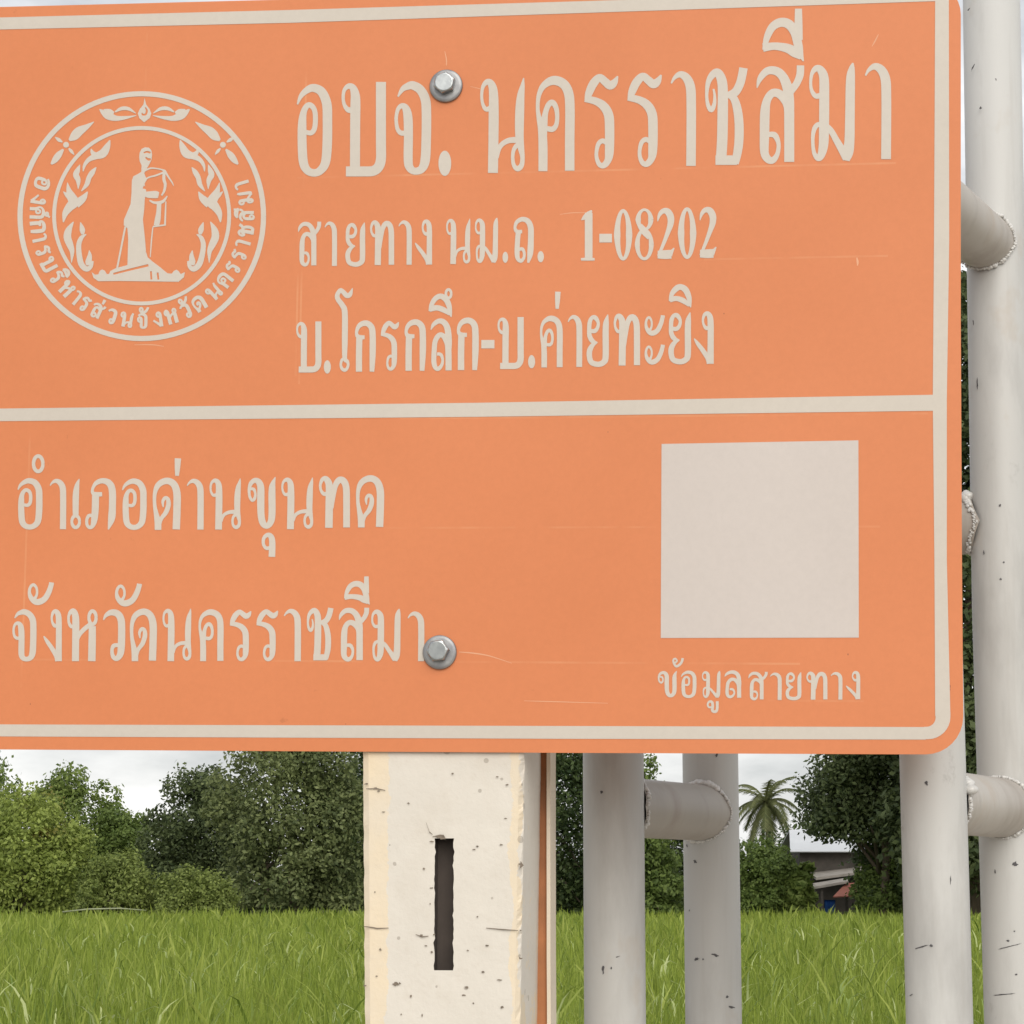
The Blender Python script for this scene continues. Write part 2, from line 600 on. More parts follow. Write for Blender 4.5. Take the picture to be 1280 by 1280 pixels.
for px in (992, 1016, 1046, 1100):
    bm = bmesh.new()
    x = PX(px)
    box(bm, x - .06, x + .06, HY - 3.2, HY - 3.08, -.6, PZ(1112))
    from_bm('porch_post', bm, M_WALL, ho)
M_TARP = plain('blue_tarp', (.03, .13, .42), .3, 6, .5)
bm = bmesh.new()
gr = [[bm.verts.new((PX(1014) + i * .05, HY - 4.6 + .05 * math.sin(i * 1.7) + .02 * j, PZ(1124) - j * .13)) for j in range(6)] for i in range(11)]
for i in range(10):
    for j in range(5): bm.faces.new((gr[i][j], gr[i + 1][j], gr[i + 1][j + 1], gr[i][j + 1]))
bmesh.ops.solidify(bm, geom=bm.faces[:], thickness=.02)
tag(from_bm('tarp', bm, M_TARP, None, True), 'small blue tarp hanging in front of the house porch', 'tarp')

# long pale stick lying over the grass tops at the field edge
bm = bmesh.new()
pp = [at(78, 1140, 97), at(110, 1136.5, 97), at(150, 1135.5, 97), at(183, 1138, 97)]
tube(bm, pp, [.03, .03, .028, .02], 8)
tag(from_bm('bamboo_rail', bm, plain('old_bamboo', (.30, .33, .20), .3, 4), None, True), 'thin pale rail along the field edge below the bushes at left', 'rail')

# ------------------------------------------------------------------ steel pipe frame
def pipe_paint(name, lo, mi, hi, grime, amount):
    M = Mat(name, .5, 0, .45)
    c_ = M.ramp(M.noise(3, 5, .6, (1, 1, .35)), (.28, lo), (.5, mi), (.75, hi))
    dirt = M.ramp(M.noise(14, 6, .65, (1, 1, .25)), (.50, 0.), (.78, amount))
    c_ = M.mix(dirt, c_, grime)
    streak = M.ramp(M.noise(55, 4, .6, (1, 1, .06)), (.56, 0.), (.8, .45))
    c_ = M.mix(streak, c_, (.36, .345, .32))
    rst = M.ramp(M.noise(9, 5, .7, (1, 1, .6)), (.60, 0.), (.8, amount))
    c_ = M.mix(rst, c_, (.38, .31, .24))
    smudge = M.ramp(M.noise(38, 7, .75, (1, 1, .5)), (.60, 0.), (.72, .55))
    c_ = M.mix(M.math('MULTIPLY', smudge, M.ramp(M.noise(7, 2), (.45, 0.), (.6, 1.))), c_, (.27, .255, .24))
    M.color(c_)
    M.bump(M.noise(60, 4), .15, .001)
    return M.m


M_PIPE = pipe_paint('pipe_paint', (.40, .40, .39), (.465, .463, .448), (.515, .513, .50), (.28, .27, .26), .75)
M_RUNG = pipe_paint('rung_paint', (.33, .305, .275), (.39, .36, .325), (.46, .435, .40), (.25, .21, .175), .85)
M = Mat('weld_bead', .35, 0, .6)
M.color(M.ramp(M.noise(90, 4), (.35, (.46, .455, .44)), (.6, (.58, .575, .56))))
M_WELD = M.m
M_CHIP = plain('bare_steel_chip', (.09, .085, .09), .4, 60, .6)

PR = .0302
GY = 0.0


def gp(px, py, Y):
    p = at(px, py, Y)
    return Vector((p.x, p.y, 0))


FL, BL = gp(767, 1000, 2.39), gp(888.5, 1000, 2.615)
FR, BR = gp(1167, 1000, 2.225), gp(1258.5, 960, 2.455)
fo = empty('pipe_frame', ((FL.x + BR.x) / 2, (FL.y + BR.y) / 2, 0))
tag(fo, 'grey-painted frame of four welded upright steel pipes behind the sign', 'pipe frame')
for q, hgt in ((FL, 2.45), (BL, 2.7), (FR, 2.45), (BR, 3.2)):
    bm = bmesh.new()
    ln = .0143 if q is BR else 0                              # this one is slightly bent outwards above the middle tie
    tube(bm, [q + Vector((ln * max(0, z - 1.93), 0, z)) for z in (-.4, .8, 1.6, 1.93, hgt)], [PR] * 5, 48)
    ob = from_bm('upright', bm, M_PIPE, fo, True)
    for p in ob.data.polygons:
        if len(p.vertices) > 4: p.use_smooth = False


def rung(a, b, z, seed):
    g = random.Random(seed)
    d = (b - a)
    L = d.length
    d.normalize()
    s = d.cross(Vector((0, 0, 1)))
    bm = bmesh.new()
    seg = 48
    rings = []
    for end in (0, 1):
        for t in ((0, 1) if end == 0 else (1, 0)):
            ring = []
            for k in range(seg):
                an = 2 * math.pi * k / seg
                off = PR * .985 * (.5 + .5 * abs(math.sin(an)))
                x = (off + .0) if end == 0 else L - off
                x = x + (0 if t == 0 else (.06 if end == 0 else -.06))
                if t == 0: x += (-.004 if end == 0 else .004)
                ring.append(bm.verts.new(a + d * x + (s * math.cos(an) + Vector((0, 0, math.sin(an)))) * PR * .985 + Vector((0, 0, z))))
            rings.append(ring)
    for r0, r1 in zip(rings, rings[1:]):
        for k in range(seg): bm.faces.new((r0[k], r0[(k + 1) % seg], r1[(k + 1) % seg], r1[k]))
    ob = from_bm('rung', bm, M_RUNG, fo, True)
    for end in (0, 1):                         # lumpy weld around both joints
        bm = bmesh.new()
        nb = 190
        for k in range(nb):
            if g.random() < .25: continue
            an = 2 * math.pi * (k + g.uniform(-.6, .6)) / nb
            amp = .35 + .65 * (.5 + .5 * noise.noise(Vector((math.cos(an) * 1.4, math.sin(an) * 1.4, seed + end * 5))) * 2)
            rr = (.0014 + .0026 * max(0, amp) ** 2 * g.uniform(.3, 1.3) * (1 if g.random() < .4 else .35)) * (1.25 if math.sin(an) > .3 else .75)
            off = PR * (.5 + .5 * abs(math.sin(an)))
            x = off if end == 0 else L - off
            p = a + d * (x + g.uniform(-.002, .002)) + (s * math.cos(an) + Vector((0, 0, math.sin(an)))) * (PR + rr * .25) + Vector((0, 0, z))
            bmesh.ops.create_icosphere(bm, subdivisions=2, radius=rr, matrix=Matrix.Translation(p) @ Matrix.Diagonal((g.uniform(.8, 1.4), g.uniform(.8, 1.4), g.uniform(.7, 1.2), 1)))
        w_ = from_bm('weld_bead', bm, M_WELD, None, True)
        w_.parent = ob
        w_.location = (0, 0, 0)


zs = [at(888, 1016, 2.6).z, at(1238, 662, 2.45).z, at(1238, 304, 2.44).z]
for i, z in enumerate(zs):
    if i == 1: continue
    rung(FL, BL, z, i + 1)
    rung(FR, BR, z, i + 11)
rung(BL, BR, at(1205, 655, 2.46).z, 31)
# tie between the two front uprights, behind the sign
bm = bmesh.new()
dz = Vector((0, 0, zs[1] + .09))
tube(bm, [FL + dz, FR + dz], [PR * .8] * 2, 24)
from_bm('tie_bar', bm, M_PIPE, fo, True)


def chip(q, px, py, w_, h_, rot, seed):
    """bare patch where the paint is knocked off, wrapped on the pipe"""
    g = random.Random(seed)
    r = ray(px, py)
    # nearest hit on vertical cylinder
    A = r.x ** 2 + r.y ** 2
    ex, ey = -q.x, -q.y
    B = ex * r.x + ey * r.y
    Cc = ex * ex + ey * ey - PR ** 2
    D = B * B - A * Cc
    if D < 0: return None
    p = EYE + r * ((-B - math.sqrt(D)) / A)
    th = math.atan2(p.y - q.y, p.x - q.x)
    pts = []
    for k in range(14):
        a_ = 2 * math.pi * k / 14
        m = g.uniform(.45, 1.1)
        dx, dy = math.cos(a_) * w_ * m, math.sin(a_) * h_ * m
        dx, dy = dx * math.cos(rot) - dy * math.sin(rot), dx * math.sin(rot) + dy * math.cos(rot)
        pts.append((th + dx / PR, p.z + dy))
    return [Vector((q.x + math.cos(t) * (PR + .0004), q.y + math.sin(t) * (PR + .0004), z)) for t, z in pts]


PXM = .00075
chips = {0: [(752, 990, 2.2, 2.5, 0), (754, 1212, 2.2, 7, 0), (772, 1196, 3, .8, .3), (764, 1210, 1.5, 2, 0)],
         1: [(869, 1077, 3, 3.5, .6), (859, 1057, 1.5, 3, .5), (871, 1199, 5, 2.5, .3), (894, 1194, 6, 2, -.3), (879, 1199, 1.5, 1.5, 0), (909, 1246, 3, 2, 0), (914, 1259, 7, 1.8, -.1), (896, 944, 2, 4, -.5), (862, 1138, 1.5, 1.5, 0)],
         2: [(1158, 979, 2.6, 3, 0), (1151, 1184, 14, .9, .25), (1164, 1182, 2.5, 2, .3), (1188, 1100, .9, 6, 0), (1139, 1244, 4, .8, .4)],
         3: [(1247, 20, 5, 1.6, -.1), (1270, 88, 1.4, 9, .1), (1246, 100, 3.4, 1.6, -.5), (1226, 135, 2, 2.2, 0), (1257, 126, 1.3, 1.3, 0), (1216, 85, 1.3, 6, -.5), (1211, 12, 3, 1.6, .6), (1277, 165, 1.5, 14, 0),
             (1250, 632, 1.8, 2.5, .3), (1230, 691, 1.4, 4, .1), (1255, 703, 1.8, 1.8, 0), (1251, 724, 1.8, 1.8, 0), (1269, 1080, 4, 4.5, .8), (1244, 1090, 1.3, 4, 0), (1260, 1176, 3, 1.6, -.5), (1268, 1164, 1.3, 1.3, 0), (1217, 403, 1.2, 5, .1), (1222, 480, 1.5, 9, 0),
             (1262, 1183, 18, .8, .25), (1255, 1243, 20, .9, .1), (1270, 1218, 2, 1.6, 0)]}
for k, q in enumerate((FL, BL, FR, BR)):
    bm = bmesh.new()
    for i, (px, py, w_, h_, ro) in enumerate(chips[k]):
        pts = chip(q, px, py, w_ * PXM, h_ * PXM, ro, k * 50 + i)
        if not pts: continue
        cen = sum(pts, Vector()) / len(pts)
        cen = q + (Vector((cen.x, cen.y, 0)) - q).normalized() * (PR + .0004) + Vector((0, 0, cen.z))
        vs = [bm.verts.new(p) for p in pts]
        cv = bm.verts.new(cen)
        for a in range(len(vs)): bm.faces.new((cv, vs[a], vs[(a + 1) % len(vs)]))
    up = [o_ for o_ in fo.children if o_.name.startswith('upright')]
    ob = from_bm('paint_chips', bm, M_CHIP, None)
    absorb(up[k], ob)

# ------------------------------------------------------------------ the sign
yaw, tilt, roll = rad(8.478), rad(2.304), rad(-1.094)
u_ = Vector((math.cos(yaw), -math.sin(yaw), 0))
n_ = Vector((-math.sin(yaw), -math.cos(yaw), 0))
v_ = Vector((0, 0, 1))
v_, n_ = v_ * math.cos(tilt) + n_ * math.sin(tilt), n_ * math.cos(tilt) - v_ * math.sin(tilt)
u_, v_ = u_ * math.cos(roll) + v_ * math.sin(roll), v_ * math.cos(roll) - u_ * math.sin(roll)
O_ = EYE + ray(555, 480) * 2.2


def uv(px, py):
    r = ray(px, py)
    t = (O_ - EYE).dot(n_) / r.dot(n_)
    d = EYE + r * t - O_
    return (d.dot(u_), d.dot(v_))


def P3(u, v, h=0.): return O_ + u_ * u + v_ * v + n_ * h


def catmull(pts, sub=6):
    if len(pts) < 3: return pts
    o = []
    p = [pts[0]] + list(pts) + [pts[-1]]
    for i in range(1, len(p) - 2):
        for k in range(sub):
            t = k / sub
            o.append(tuple(.5 * (2 * b + (c - a) * t + (2 * a - 5 * b + 4 * c - d) * t * t + (3 * b - a - 3 * c + d) * t ** 3)
                           for a, b, c, d in zip(p[i - 1], p[i], p[i + 1], p[i + 2])))
    o.append(tuple(pts[-1]))
    return o


class Shape:
    """flat cut-out made of polygons and strokes given on the sign's own face; overlaps are merged into one sheet"""
    def __init__(self): self.add, self.cut = [], []

    def poly(self, pts, cut=False):
        pts = [tuple(p[:2]) for p in pts]
        (self.cut if cut else self.add).append(pts)

    def stroke(self, pts, cut=False, sub=6, straight=False):
        c = pts if straight else catmull(pts, sub)
        L, Rr = [], []
        for i, (x, y, w_) in enumerate(c):
            a = c[max(0, i - 1)]
            b = c[min(len(c) - 1, i + 1)]
            dx, dy = b[0] - a[0], b[1] - a[1]
            m = math.hypot(dx, dy) or 1
            nx, ny = -dy / m, dx / m
            w_ = max(w_, .15)
            L.append((x + nx * w_ / 2, y + ny * w_ / 2))
            Rr.append((x - nx * w_ / 2, y - ny * w_ / 2))
        for i in range(len(c) - 1):
            self.poly([L[i], L[i + 1], Rr[i + 1], Rr[i]], cut)

    def ellipse(self, cx, cy, rx, ry, cut=False, n=32):
        self.poly([(cx + rx * math.cos(2 * math.pi * k / n), cy + ry * math.sin(2 * math.pi * k / n)) for k in range(n)], cut)

    def build(self, name, mat, parent, h0, th, to=uv, bm=None, finish=True):
        if bm is None: bm = bmesh.new()
        co, fs = [], []
        for pts in self.add + self.cut:
            q = [to(*p) for p in pts]
            ar = sum(q[i][0] * q[(i + 1) % len(q)][1] - q[(i + 1) % len(q)][0] * q[i][1] for i in range(len(q)))
            if abs(ar) < 1e-12: continue
            if ar < 0: q = q[::-1]
            k = len(co)
            co += [Vector(p) * 100 for p in q]
            fs.append(list(range(k, k + len(q))))
        # remember which are cuts after degenerate ones are dropped
        flags = []
        for src, lst in ((0, self.add), (1, self.cut)):
            for pts in lst:
                q = [to(*p) for p in pts]
                ar = sum(q[i][0] * q[(i + 1) % len(q)][1] - q[(i + 1) % len(q)][0] * q[i][1] for i in range(len(q)))
                if abs(ar) >= 1e-12: flags.append(src)
        V, E, Fc, ov, oe, of = delaunay_2d_cdt(co, [], fs, 0, 1e-4)
        cen = np.array([[sum(V[i][k] for i in f_) / len(f_) for k in (0, 1)] for f_ in Fc])
        inside = [np.zeros(len(Fc), bool), np.zeros(len(Fc), bool)]
        for f_, fl in zip(fs, flags):
            pg = np.array([co[i][:2] for i in f_])
            lo, hi = pg.min(0), pg.max(0)
            ix = np.nonzero(((cen > lo) & (cen < hi)).all(1))[0]
            if not len(ix): continue
            c, odd = cen[ix], np.zeros(len(ix), bool)
            for p, q in zip(pg, np.roll(pg, -1, 0)):
                cr_ = (p[1] > c[:, 1]) != (q[1] > c[:, 1])
                if p[1] != q[1]:
                    odd ^= cr_ & (c[:, 0] < (q[0] - p[0]) * (c[:, 1] - p[1]) / (q[1] - p[1]) + p[0])
            inside[fl][ix] |= odd
        vs = {}
        newf = []
        for f_, a_, c_ in zip(Fc, inside[0], inside[1]):
            if not a_ or c_: continue
            for i in f_:
                if i not in vs: vs[i] = bm.verts.new(P3(V[i][0] / 100, V[i][1] / 100, h0 + th))
            try: newf.append(bm.faces.new([vs[i] for i in f_]))
            except ValueError: pass
        if th > 0:
            be = [e for f_ in newf for e in f_.edges if len(e.link_faces) == 1]
            low = {}
            for e in be:
                for v in e.verts:
                    if v not in low: low[v] = bm.verts.new(v.co - n_ * th)
            for e in be:
                a, b = e.verts
                f0 = e.link_faces[0]
                bm.faces.new((a, b, low[b], low[a]) if [l for l in f0.loops if l.vert == b and l.link_loop_next.vert == a] else (b, a, low[a], low[b]))
        if not finish: return bm
        for f_ in bm.faces: f_.smooth = False
        bm.normal_update()
        me = bpy.data.meshes.new(name)
        bm.to_mesh(me)
        bm.free()
        return link(name, me, mat, parent)


def rel(o, par):                               # sub-part written in world coordinates
    return o


def sheet_mat(name, a, b, rough, seams=False):
    M = Mat(name, rough, 0, .4)
    c = M.ramp(M.noise(5, 5), (.3, a), (.7, b))
    gri = M.ramp(M.noise(160, 5, .75), (.25, .965), (.75, 1.03))
    c = M.mix(1., c, gri, 'MULTIPLY')
    if seams:
        X = M.n('ShaderNodeVectorMath', operation='DOT_PRODUCT')
        Yv = M.n('ShaderNodeVectorMath', operation='DOT_PRODUCT')
        sub = M.n('ShaderNodeVectorMath', operation='SUBTRACT')
        M.l(M.tc.outputs['Object'], sub.inputs[0])
        sub.inputs[1].default_value = O_
        for nd, ax in ((X, u_), (Yv, v_)):
            M.l(sub.outputs[0], nd.inputs[0])
            nd.inputs[1].default_value = ax
        tot = None
        for nd, val, lo, hi in seams:
            src = (X if nd == 'u' else Yv).outputs['Value']
            oth = (Yv if nd == 'u' else X).outputs['Value']
            d = M.math('COMPARE', src, val, .0009)
            rg = M.math('MULTIPLY', M.math('GREATER_THAN', oth, lo), M.math('LESS_THAN', oth, hi))
            d = M.math('MULTIPLY', d, rg)
            tot = d if tot is None else M.math('MAXIMUM', tot, d)
        tot = M.math('MULTIPLY', tot, M.ramp(M.noise(16, 4), (.42, 0.), (.62, .28)))
        c = M.mix(tot, c, (.66, .36, .19))
        # faint grime freckles
        c = M.mix(M.ramp(M.noise(70, 3), (.74, 0.), (.80, .35)), c, [x * .6 for x in a])
    M.color(c)
    M.bump(M.noise(7, 3), .08, .01)
    return M.m


# base of the post
pb = EYE + ray(553, 1100) * ((O_ - EYE).dot(n_) / ray(553, 1100).dot(n_))
SIGN_BASE = Vector((pb.x, pb.y + .07, 0))
so_ = empty('road_sign', SIGN_BASE)
tag(so_, 'large orange road sign with pale Thai lettering on a white concrete post', 'road sign')

seams = []
for px, py0, py1 in ((379, 40, 480), (372, 250, 470), (32, 540, 860), (183, 40, 110)):
    a, b = uv(px, py0), uv(px, py1)
    seams.append(('u', (a[0] + b[0]) / 2, min(a[1], b[1]), max(a[1], b[1])))
for px0, px1, py in ((372, 1120, 213), (880, 1110, 322), (470, 1100, 659), (20, 1000, 827), (500, 1160, 520), (960, 1080, 876)):
    a, b = uv(px0, py), uv(px1, py)
    seams.append(('v', uv((px0 + px1) / 2, py)[1], a[0], b[0]))
M_ORANGE = sheet_mat('orange_sheeting', (.555, .182, .070), (.585, .196, .078), .55, seams)
M_WHITE = sheet_mat('reflective_white_sheeting', (.49, .445, .39), (.515, .47, .415), .5)
M_PALE = sheet_mat('pale_sticker', (.49, .44, .41), (.515, .465, .435), .5)

# panel: outline with rounded corners, 3 mm thick
def arc(cx, cy, r, a0, a1, n=8): return [(cx + r * math.cos(rad(a0 + (a1 - a0) * k / n)), cy + r * math.sin(rad(a0 + (a1 - a0) * k / n))) for k in range(n + 1)]


sh = Shape()
sh.poly([(-50, 10), (600, -7)] + arc(1161, 18, 40, -90, 0) + [(1201, 400), (1202.5, 700)] + arc(1157, 896, 47, 0, 90) + [(700, 941), (-50, 936.5)] + arc(-50, 897, 40, 90, 180) + arc(-50, 50, 40, 180, 270)[:-1])
panel = sh.build('panel', M_ORANGE, so_, -.003, .003)
M = Mat('panel_back', .5, .6)
M.color((.45, .45, .46))
panel.data.materials.append(M.m)

# scratches and nicks in the sheeting
sh = Shape()
for s_ in ([(1090, 58, .6), (1094, 51, 1.6), (1098, 43, .8)], [(574, 815, .8), (592, 816.5, 1.5), (612, 820, 1.2), (640, 829, .5)], [(556, 64, .6), (558, 74, 1.3), (558, 82, .8)], [(588, 108, .5), (600, 111, .9)],
           [(1071, 322, 1.2), (1072, 327, 2.6), (1072, 332, 1.2)], [(700, 268, .5), (716, 266, .9), (738, 266, .5)], [(930, 700, .4), (942, 712, .8)], [(655, 876, .5), (690, 877, 1.), (760, 879, .5)], [(168, 431, .5), (190, 431, 1.1), (205, 433, .6)]):
    sh.stroke(s_)
absorb(panel, sh.build('scratches', plain('scratched_sheeting', (.66, .34, .20), .08), None, .00008, 0))
sh = Shape()
for x, y, r_ in ((1187, 858, 2.2), (1187, 862, 1.6), (1060, 818, 1.2), (905, 392, 1.), (38, 880, .9), (432, 905, .8), (760, 540, .8)): sh.ellipse(x, y, r_ * .7, r_, n=9)
absorb(panel, sh.build('nicks', plain('dark_nick', (.34, .12, .06), .2), None, .00008, 0))

# white border
sh = Shape()
sh.poly([(-60, 24), (0, 22), (360, 12.7), (760, .6), (1170, -13), (1170, 1.5), (760, 15.3), (360, 28.7), (0, 37), (-60, 39)])
sh.poly([(1169, -8), (1186, -14), (1186.5, 300), (1183.5, 500), (1183.5, 700), (1188, 895), (1169, 895), (1168, 700), (1166, 500), (1167.5, 300)])
sh.poly([(1169.5, 890)] + [(1188 + 0, 890)] + arc(1160, 896, 28, 0, 90) + [(1155, 924), (1155, 908.5)] + arc(1158, 897, 11.5, 90, 0))
sh.poly([(1157, 924.5), (700, 923.5), (0, 920.5), (-60, 920), (-60, 905), (0, 905.5), (700, 907.5), (1157, 908.8)])
sh.poly([(-62, 512), (0, 510.8), (600, 503.5), (1168, 493.5), (1168, 513.5), (600, 521), (0, 526.5), (-62, 528)])
sh.poly([(-60, 24), (-60, 920), (-77, 905), (-77, 40)])
sh.build('border', M_WHITE, panel, .0001, .00025)

# blank pale sticker where the square code label is fixed
sh = Shape()
sh.poly([(827, 555), (1073, 550.5), (1073.5, 797), (826, 797.5)])
sh.build('sticker', M_PALE, panel, .0001, .00025)

# ---- letters: strokes drawn in crop coordinates (x, y, width), each normalised by its own box
G = {}


def ring(cx, cy, rx, ry, ws, wt, n=20, a0=0):
    return [(cx + rx * math.cos(a0 + 2 * math.pi * k / n), cy + ry * math.sin(a0 + 2 * math.pi * k / n),
             ws + (wt - ws) * abs(math.sin(a0 + 2 * math.pi * k / n))) for k in range(n + 1)]


G['อ'] = ((35, 335, 178, 708), [[(38, 418, 6), (52, 385, 18), (75, 362, 26), (102, 352, 32), (135, 368, 36), (155, 415, 38), (158, 480, 38), (157, 580, 38), (150, 650, 36), (130, 682, 32), (105, 692, 30), (78, 682, 32), (62, 650, 36), (57, 580, 36), (57, 500, 34), (62, 452, 26), (76, 424, 22), (92, 422, 22), (106, 440, 20), (110, 475, 20), (106, 515, 20), (92, 532, 20), (70, 528, 18)]])
G['บ'] = ((215, 328, 392, 706), [[(262, 438, 24), (242, 440, 22), (226, 420, 15), (221, 390, 13), (226, 360, 15), (243, 345, 22), (260, 352, 28), (269, 380, 36), (270, 420, 40), (269, 500, 40), (268, 680, 40)], [(232, 686, 40), (300, 686, 40), (340, 684, 40), (362, 668, 40), (372, 635, 40), (372, 560, 40), (372, 328, 40)]])
G['จ'] = ((424, 325, 573, 700), [[(440, 387, 6), (458, 358, 20), (478, 346, 28), (500, 342, 34), (530, 360, 36), (550, 400, 38), (554, 460, 38), (553, 560, 38), (549, 640, 38), (535, 676, 32), (508, 685, 28), (488, 672, 32), (481, 640, 36), (482, 540, 36), (480, 470, 36), (472, 435, 30), (456, 424, 22), (440, 438, 16), (433, 475, 14), (438, 515, 16), (452, 532, 20), (474, 532, 20)]])
G['น'] = ((770, 312, 948, 692), [[(812, 432, 22), (792, 437, 18), (779, 415, 13), (775, 380, 12), (781, 345, 15), (798, 328, 24), (814, 338, 30), (822, 372, 36), (823, 450, 40), (822, 560, 40), (820, 692, 40)],
                                   [(943, 312, 4), (938, 345, 18), (931, 385, 30), (927, 450, 36), (926, 540, 34), (932, 590, 26), (938, 630, 18), (934, 662, 20), (919, 675, 22), (904, 662, 16), (899, 630, 14), (904, 598, 16), (920, 580, 20), (936, 586, 18)], [(836, 632, 14), (843, 598, 18), (858, 576, 20), (885, 562, 22), (922, 560, 26)]])
G['ค'] = ((990, 303, 1147, 685), [[(1020, 685, 36), (1020, 580, 36), (1016, 520, 32), (1004, 470, 20), (999, 430, 15), (1004, 380, 18), (1024, 342, 26), (1062, 322, 36), (1102, 336, 38), (1123, 375, 38), (1128, 440, 38), (1127, 560, 38), (1127, 683, 38)],
                                    [(1020, 580, 30), (1024, 500, 28), (1030, 452, 22), (1042, 420, 22), (1058, 411, 24), (1072, 430, 20), (1077, 465, 17), (1073, 500, 18), (1058, 517, 22), (1034, 514, 20)]])
G['ร'] = ((140, 288, 280, 670), [[(150, 402, 16), (160, 368, 30), (178, 330, 34), (203, 306, 30), (226, 322, 32), (246, 337, 34), (263, 325, 28), (277, 300, 6)], [(144, 390, 26), (188, 400, 30), (220, 420, 36), (240, 455, 38), (244, 510, 38), (243, 600, 36), (237, 636, 28), (220, 656, 24), (203, 652, 20), (192, 628, 16), (191, 600, 15), (199, 570, 18), (216, 558, 20), (234, 568, 18)]])
G['า'] = ((315, 282, 417, 664), [[(317, 334, 6), (330, 312, 14), (353, 298, 26), (378, 312, 34), (394, 350, 38), (397, 420, 38), (397, 520, 38), (396, 664, 38)]])
G['ช'] = ((452, 270, 620, 660), [[(486, 356, 8), (491, 385, 11), (489, 418, 16), (477, 440, 20), (464, 420, 16), (459, 380, 13), (465, 330, 20), (482, 300, 28), (502, 290, 32), (517, 315, 38), (523, 355, 40), (523, 450, 42), (521, 560, 42), (516, 640, 42)], [(494, 641, 38), (540, 641, 38), (580, 641, 38)], [(572, 655, 30), (582, 610, 34), (588, 560, 36), (588, 490, 36), (580, 430, 34), (566, 392, 30), (545, 378, 26)], [(545, 386, 34), (574, 368, 34), (592, 335, 34), (601, 300, 34), (606, 272, 34)]])
G['ส'] = ((658, 262, 850, 656), [[(708, 538, 20), (732, 542, 24), (746, 575, 17), (742, 615, 18), (725, 640, 26), (705, 638, 30), (690, 610, 34), (690, 540, 38), (692, 450, 38), (700, 402, 32), (720, 374, 32), (745, 374, 34), (770, 396, 36), (787, 430, 40), (789, 500, 40), (789, 648, 40)], [(660, 352, 4), (672, 315, 22), (700, 285, 30), (735, 284, 34), (762, 305, 36), (780, 345, 40), (788, 395, 40), (789, 440, 40)], [(834, 262, 30), (832, 300, 30), (818, 335, 28), (800, 358, 30), (780, 385, 30)]])
G['ม'] = ((868, 252, 1052, 645), [[(916, 382, 22), (894, 384, 20), (878, 360, 14), (875, 325, 12), (881, 292, 16), (898, 274, 26), (916, 282, 32), (928, 315, 38), (929, 400, 40), (928, 510, 40), (926, 580, 38), (916, 622, 30), (903, 632, 24), (888, 610, 16), (883, 560, 14), (888, 520, 18), (902, 500, 20), (925, 500, 20)], [(930, 498, 22), (955, 522, 24), (978, 562, 26), (1000, 600, 30), (1018, 636, 30)], [(1044, 252, 6), (1039, 275, 24), (1034, 320, 36), (1032, 450, 38), (1030, 560, 40), (1024, 610, 42), (1018, 643, 24)]])
G['ย'] = ((475, 700, 600, 1000), [[(492, 793, 20), (518, 795, 22), (535, 775, 18), (538, 745, 17), (522, 719, 24), (503, 719, 20), (490, 745, 22), (487, 790, 22), (490, 825, 24), (506, 852, 24), (532, 864, 10)], [(534, 858, 8), (508, 874, 22), (490, 905, 28), (489, 945, 28), (502, 975, 28), (540, 985, 28), (570, 972, 30), (581, 940, 32), (581, 800, 32), (584, 745, 28), (594, 700, 4)]])
G['ท'] = ((628, 698, 775, 992), [[(668, 796, 20), (650, 796, 18), (637, 775, 13), (634, 745, 13), (643, 716, 18), (658, 709, 26), (672, 728, 32), (677, 760, 34), (677, 850, 36), (675, 992, 36)], [(690, 880, 14), (697, 810, 20), (706, 750, 26), (724, 718, 30), (745, 722, 32), (758, 760, 32), (760, 850, 32), (760, 990, 32)]])
G['ง'] = ((1085, 685, 1197, 982), [[(1176, 774, 22), (1156, 778, 20), (1141, 758, 13), (1137, 730, 12), (1146, 702, 18), (1163, 696, 26), (1177, 715, 30), (1181, 760, 32), (1181, 850, 32), (1180, 982, 34)], [(1087, 838, 6), (1108, 868, 20), (1138, 908, 24), (1166, 952, 26), (1172, 982, 24)]])
G['ถ'] = ((55, 145, 170, 405), [[(104, 226, 18), (74, 226, 20), (63, 203, 15), (74, 172, 20), (104, 156, 24), (135, 166, 28), (152, 200, 30), (154, 260, 30), (150, 350, 30), (138, 405, 10)], [(82, 228, 26), (77, 290, 26), (75, 350, 26), (80, 382, 22), (98, 394, 20), (114, 375, 15), (115, 345, 15), (104, 326, 18), (84, 330, 16)]])
G['ก'] = ((385, 738, 500, 1025), [[(438, 830, 20), (404, 828, 24), (392, 806, 16), (402, 772, 22), (425, 753, 28), (455, 752, 30), (478, 775, 32), (484, 820, 32), (484, 920, 32), (480, 1025, 24)], [(408, 832, 32), (406, 930, 32), (406, 1025, 32)]])
G['โ'] = ((265, 540, 370, 1025), [[(369, 550, 4), (355, 585, 24), (336, 592, 26), (316, 572, 24), (299, 562, 22), (282, 590, 24), (287, 615, 26), (311, 648, 28), (325, 690, 30), (325, 850, 30), (325, 950, 24), (339, 968, 18), (344, 990, 14), (335, 1012, 16), (322, 1018, 18), (308, 1008, 16), (302, 985, 13), (309, 960, 15), (324, 952, 18)]])
G['ล'] = ((815, 725, 935, 1020), [[(852, 926, 16), (874, 930, 18), (884, 960, 14), (878, 990, 17), (860, 1010, 22), (843, 1003, 24), (834, 970, 26), (836, 900, 26), (842, 852, 26), (862, 820, 26), (884, 820, 26), (904, 847, 30), (916, 890, 32), (918, 1020, 32)], [(817, 788, 4), (832, 758, 20), (862, 738, 26), (892, 746, 30), (912, 782, 32), (918, 850, 34), (918, 900, 30)]])
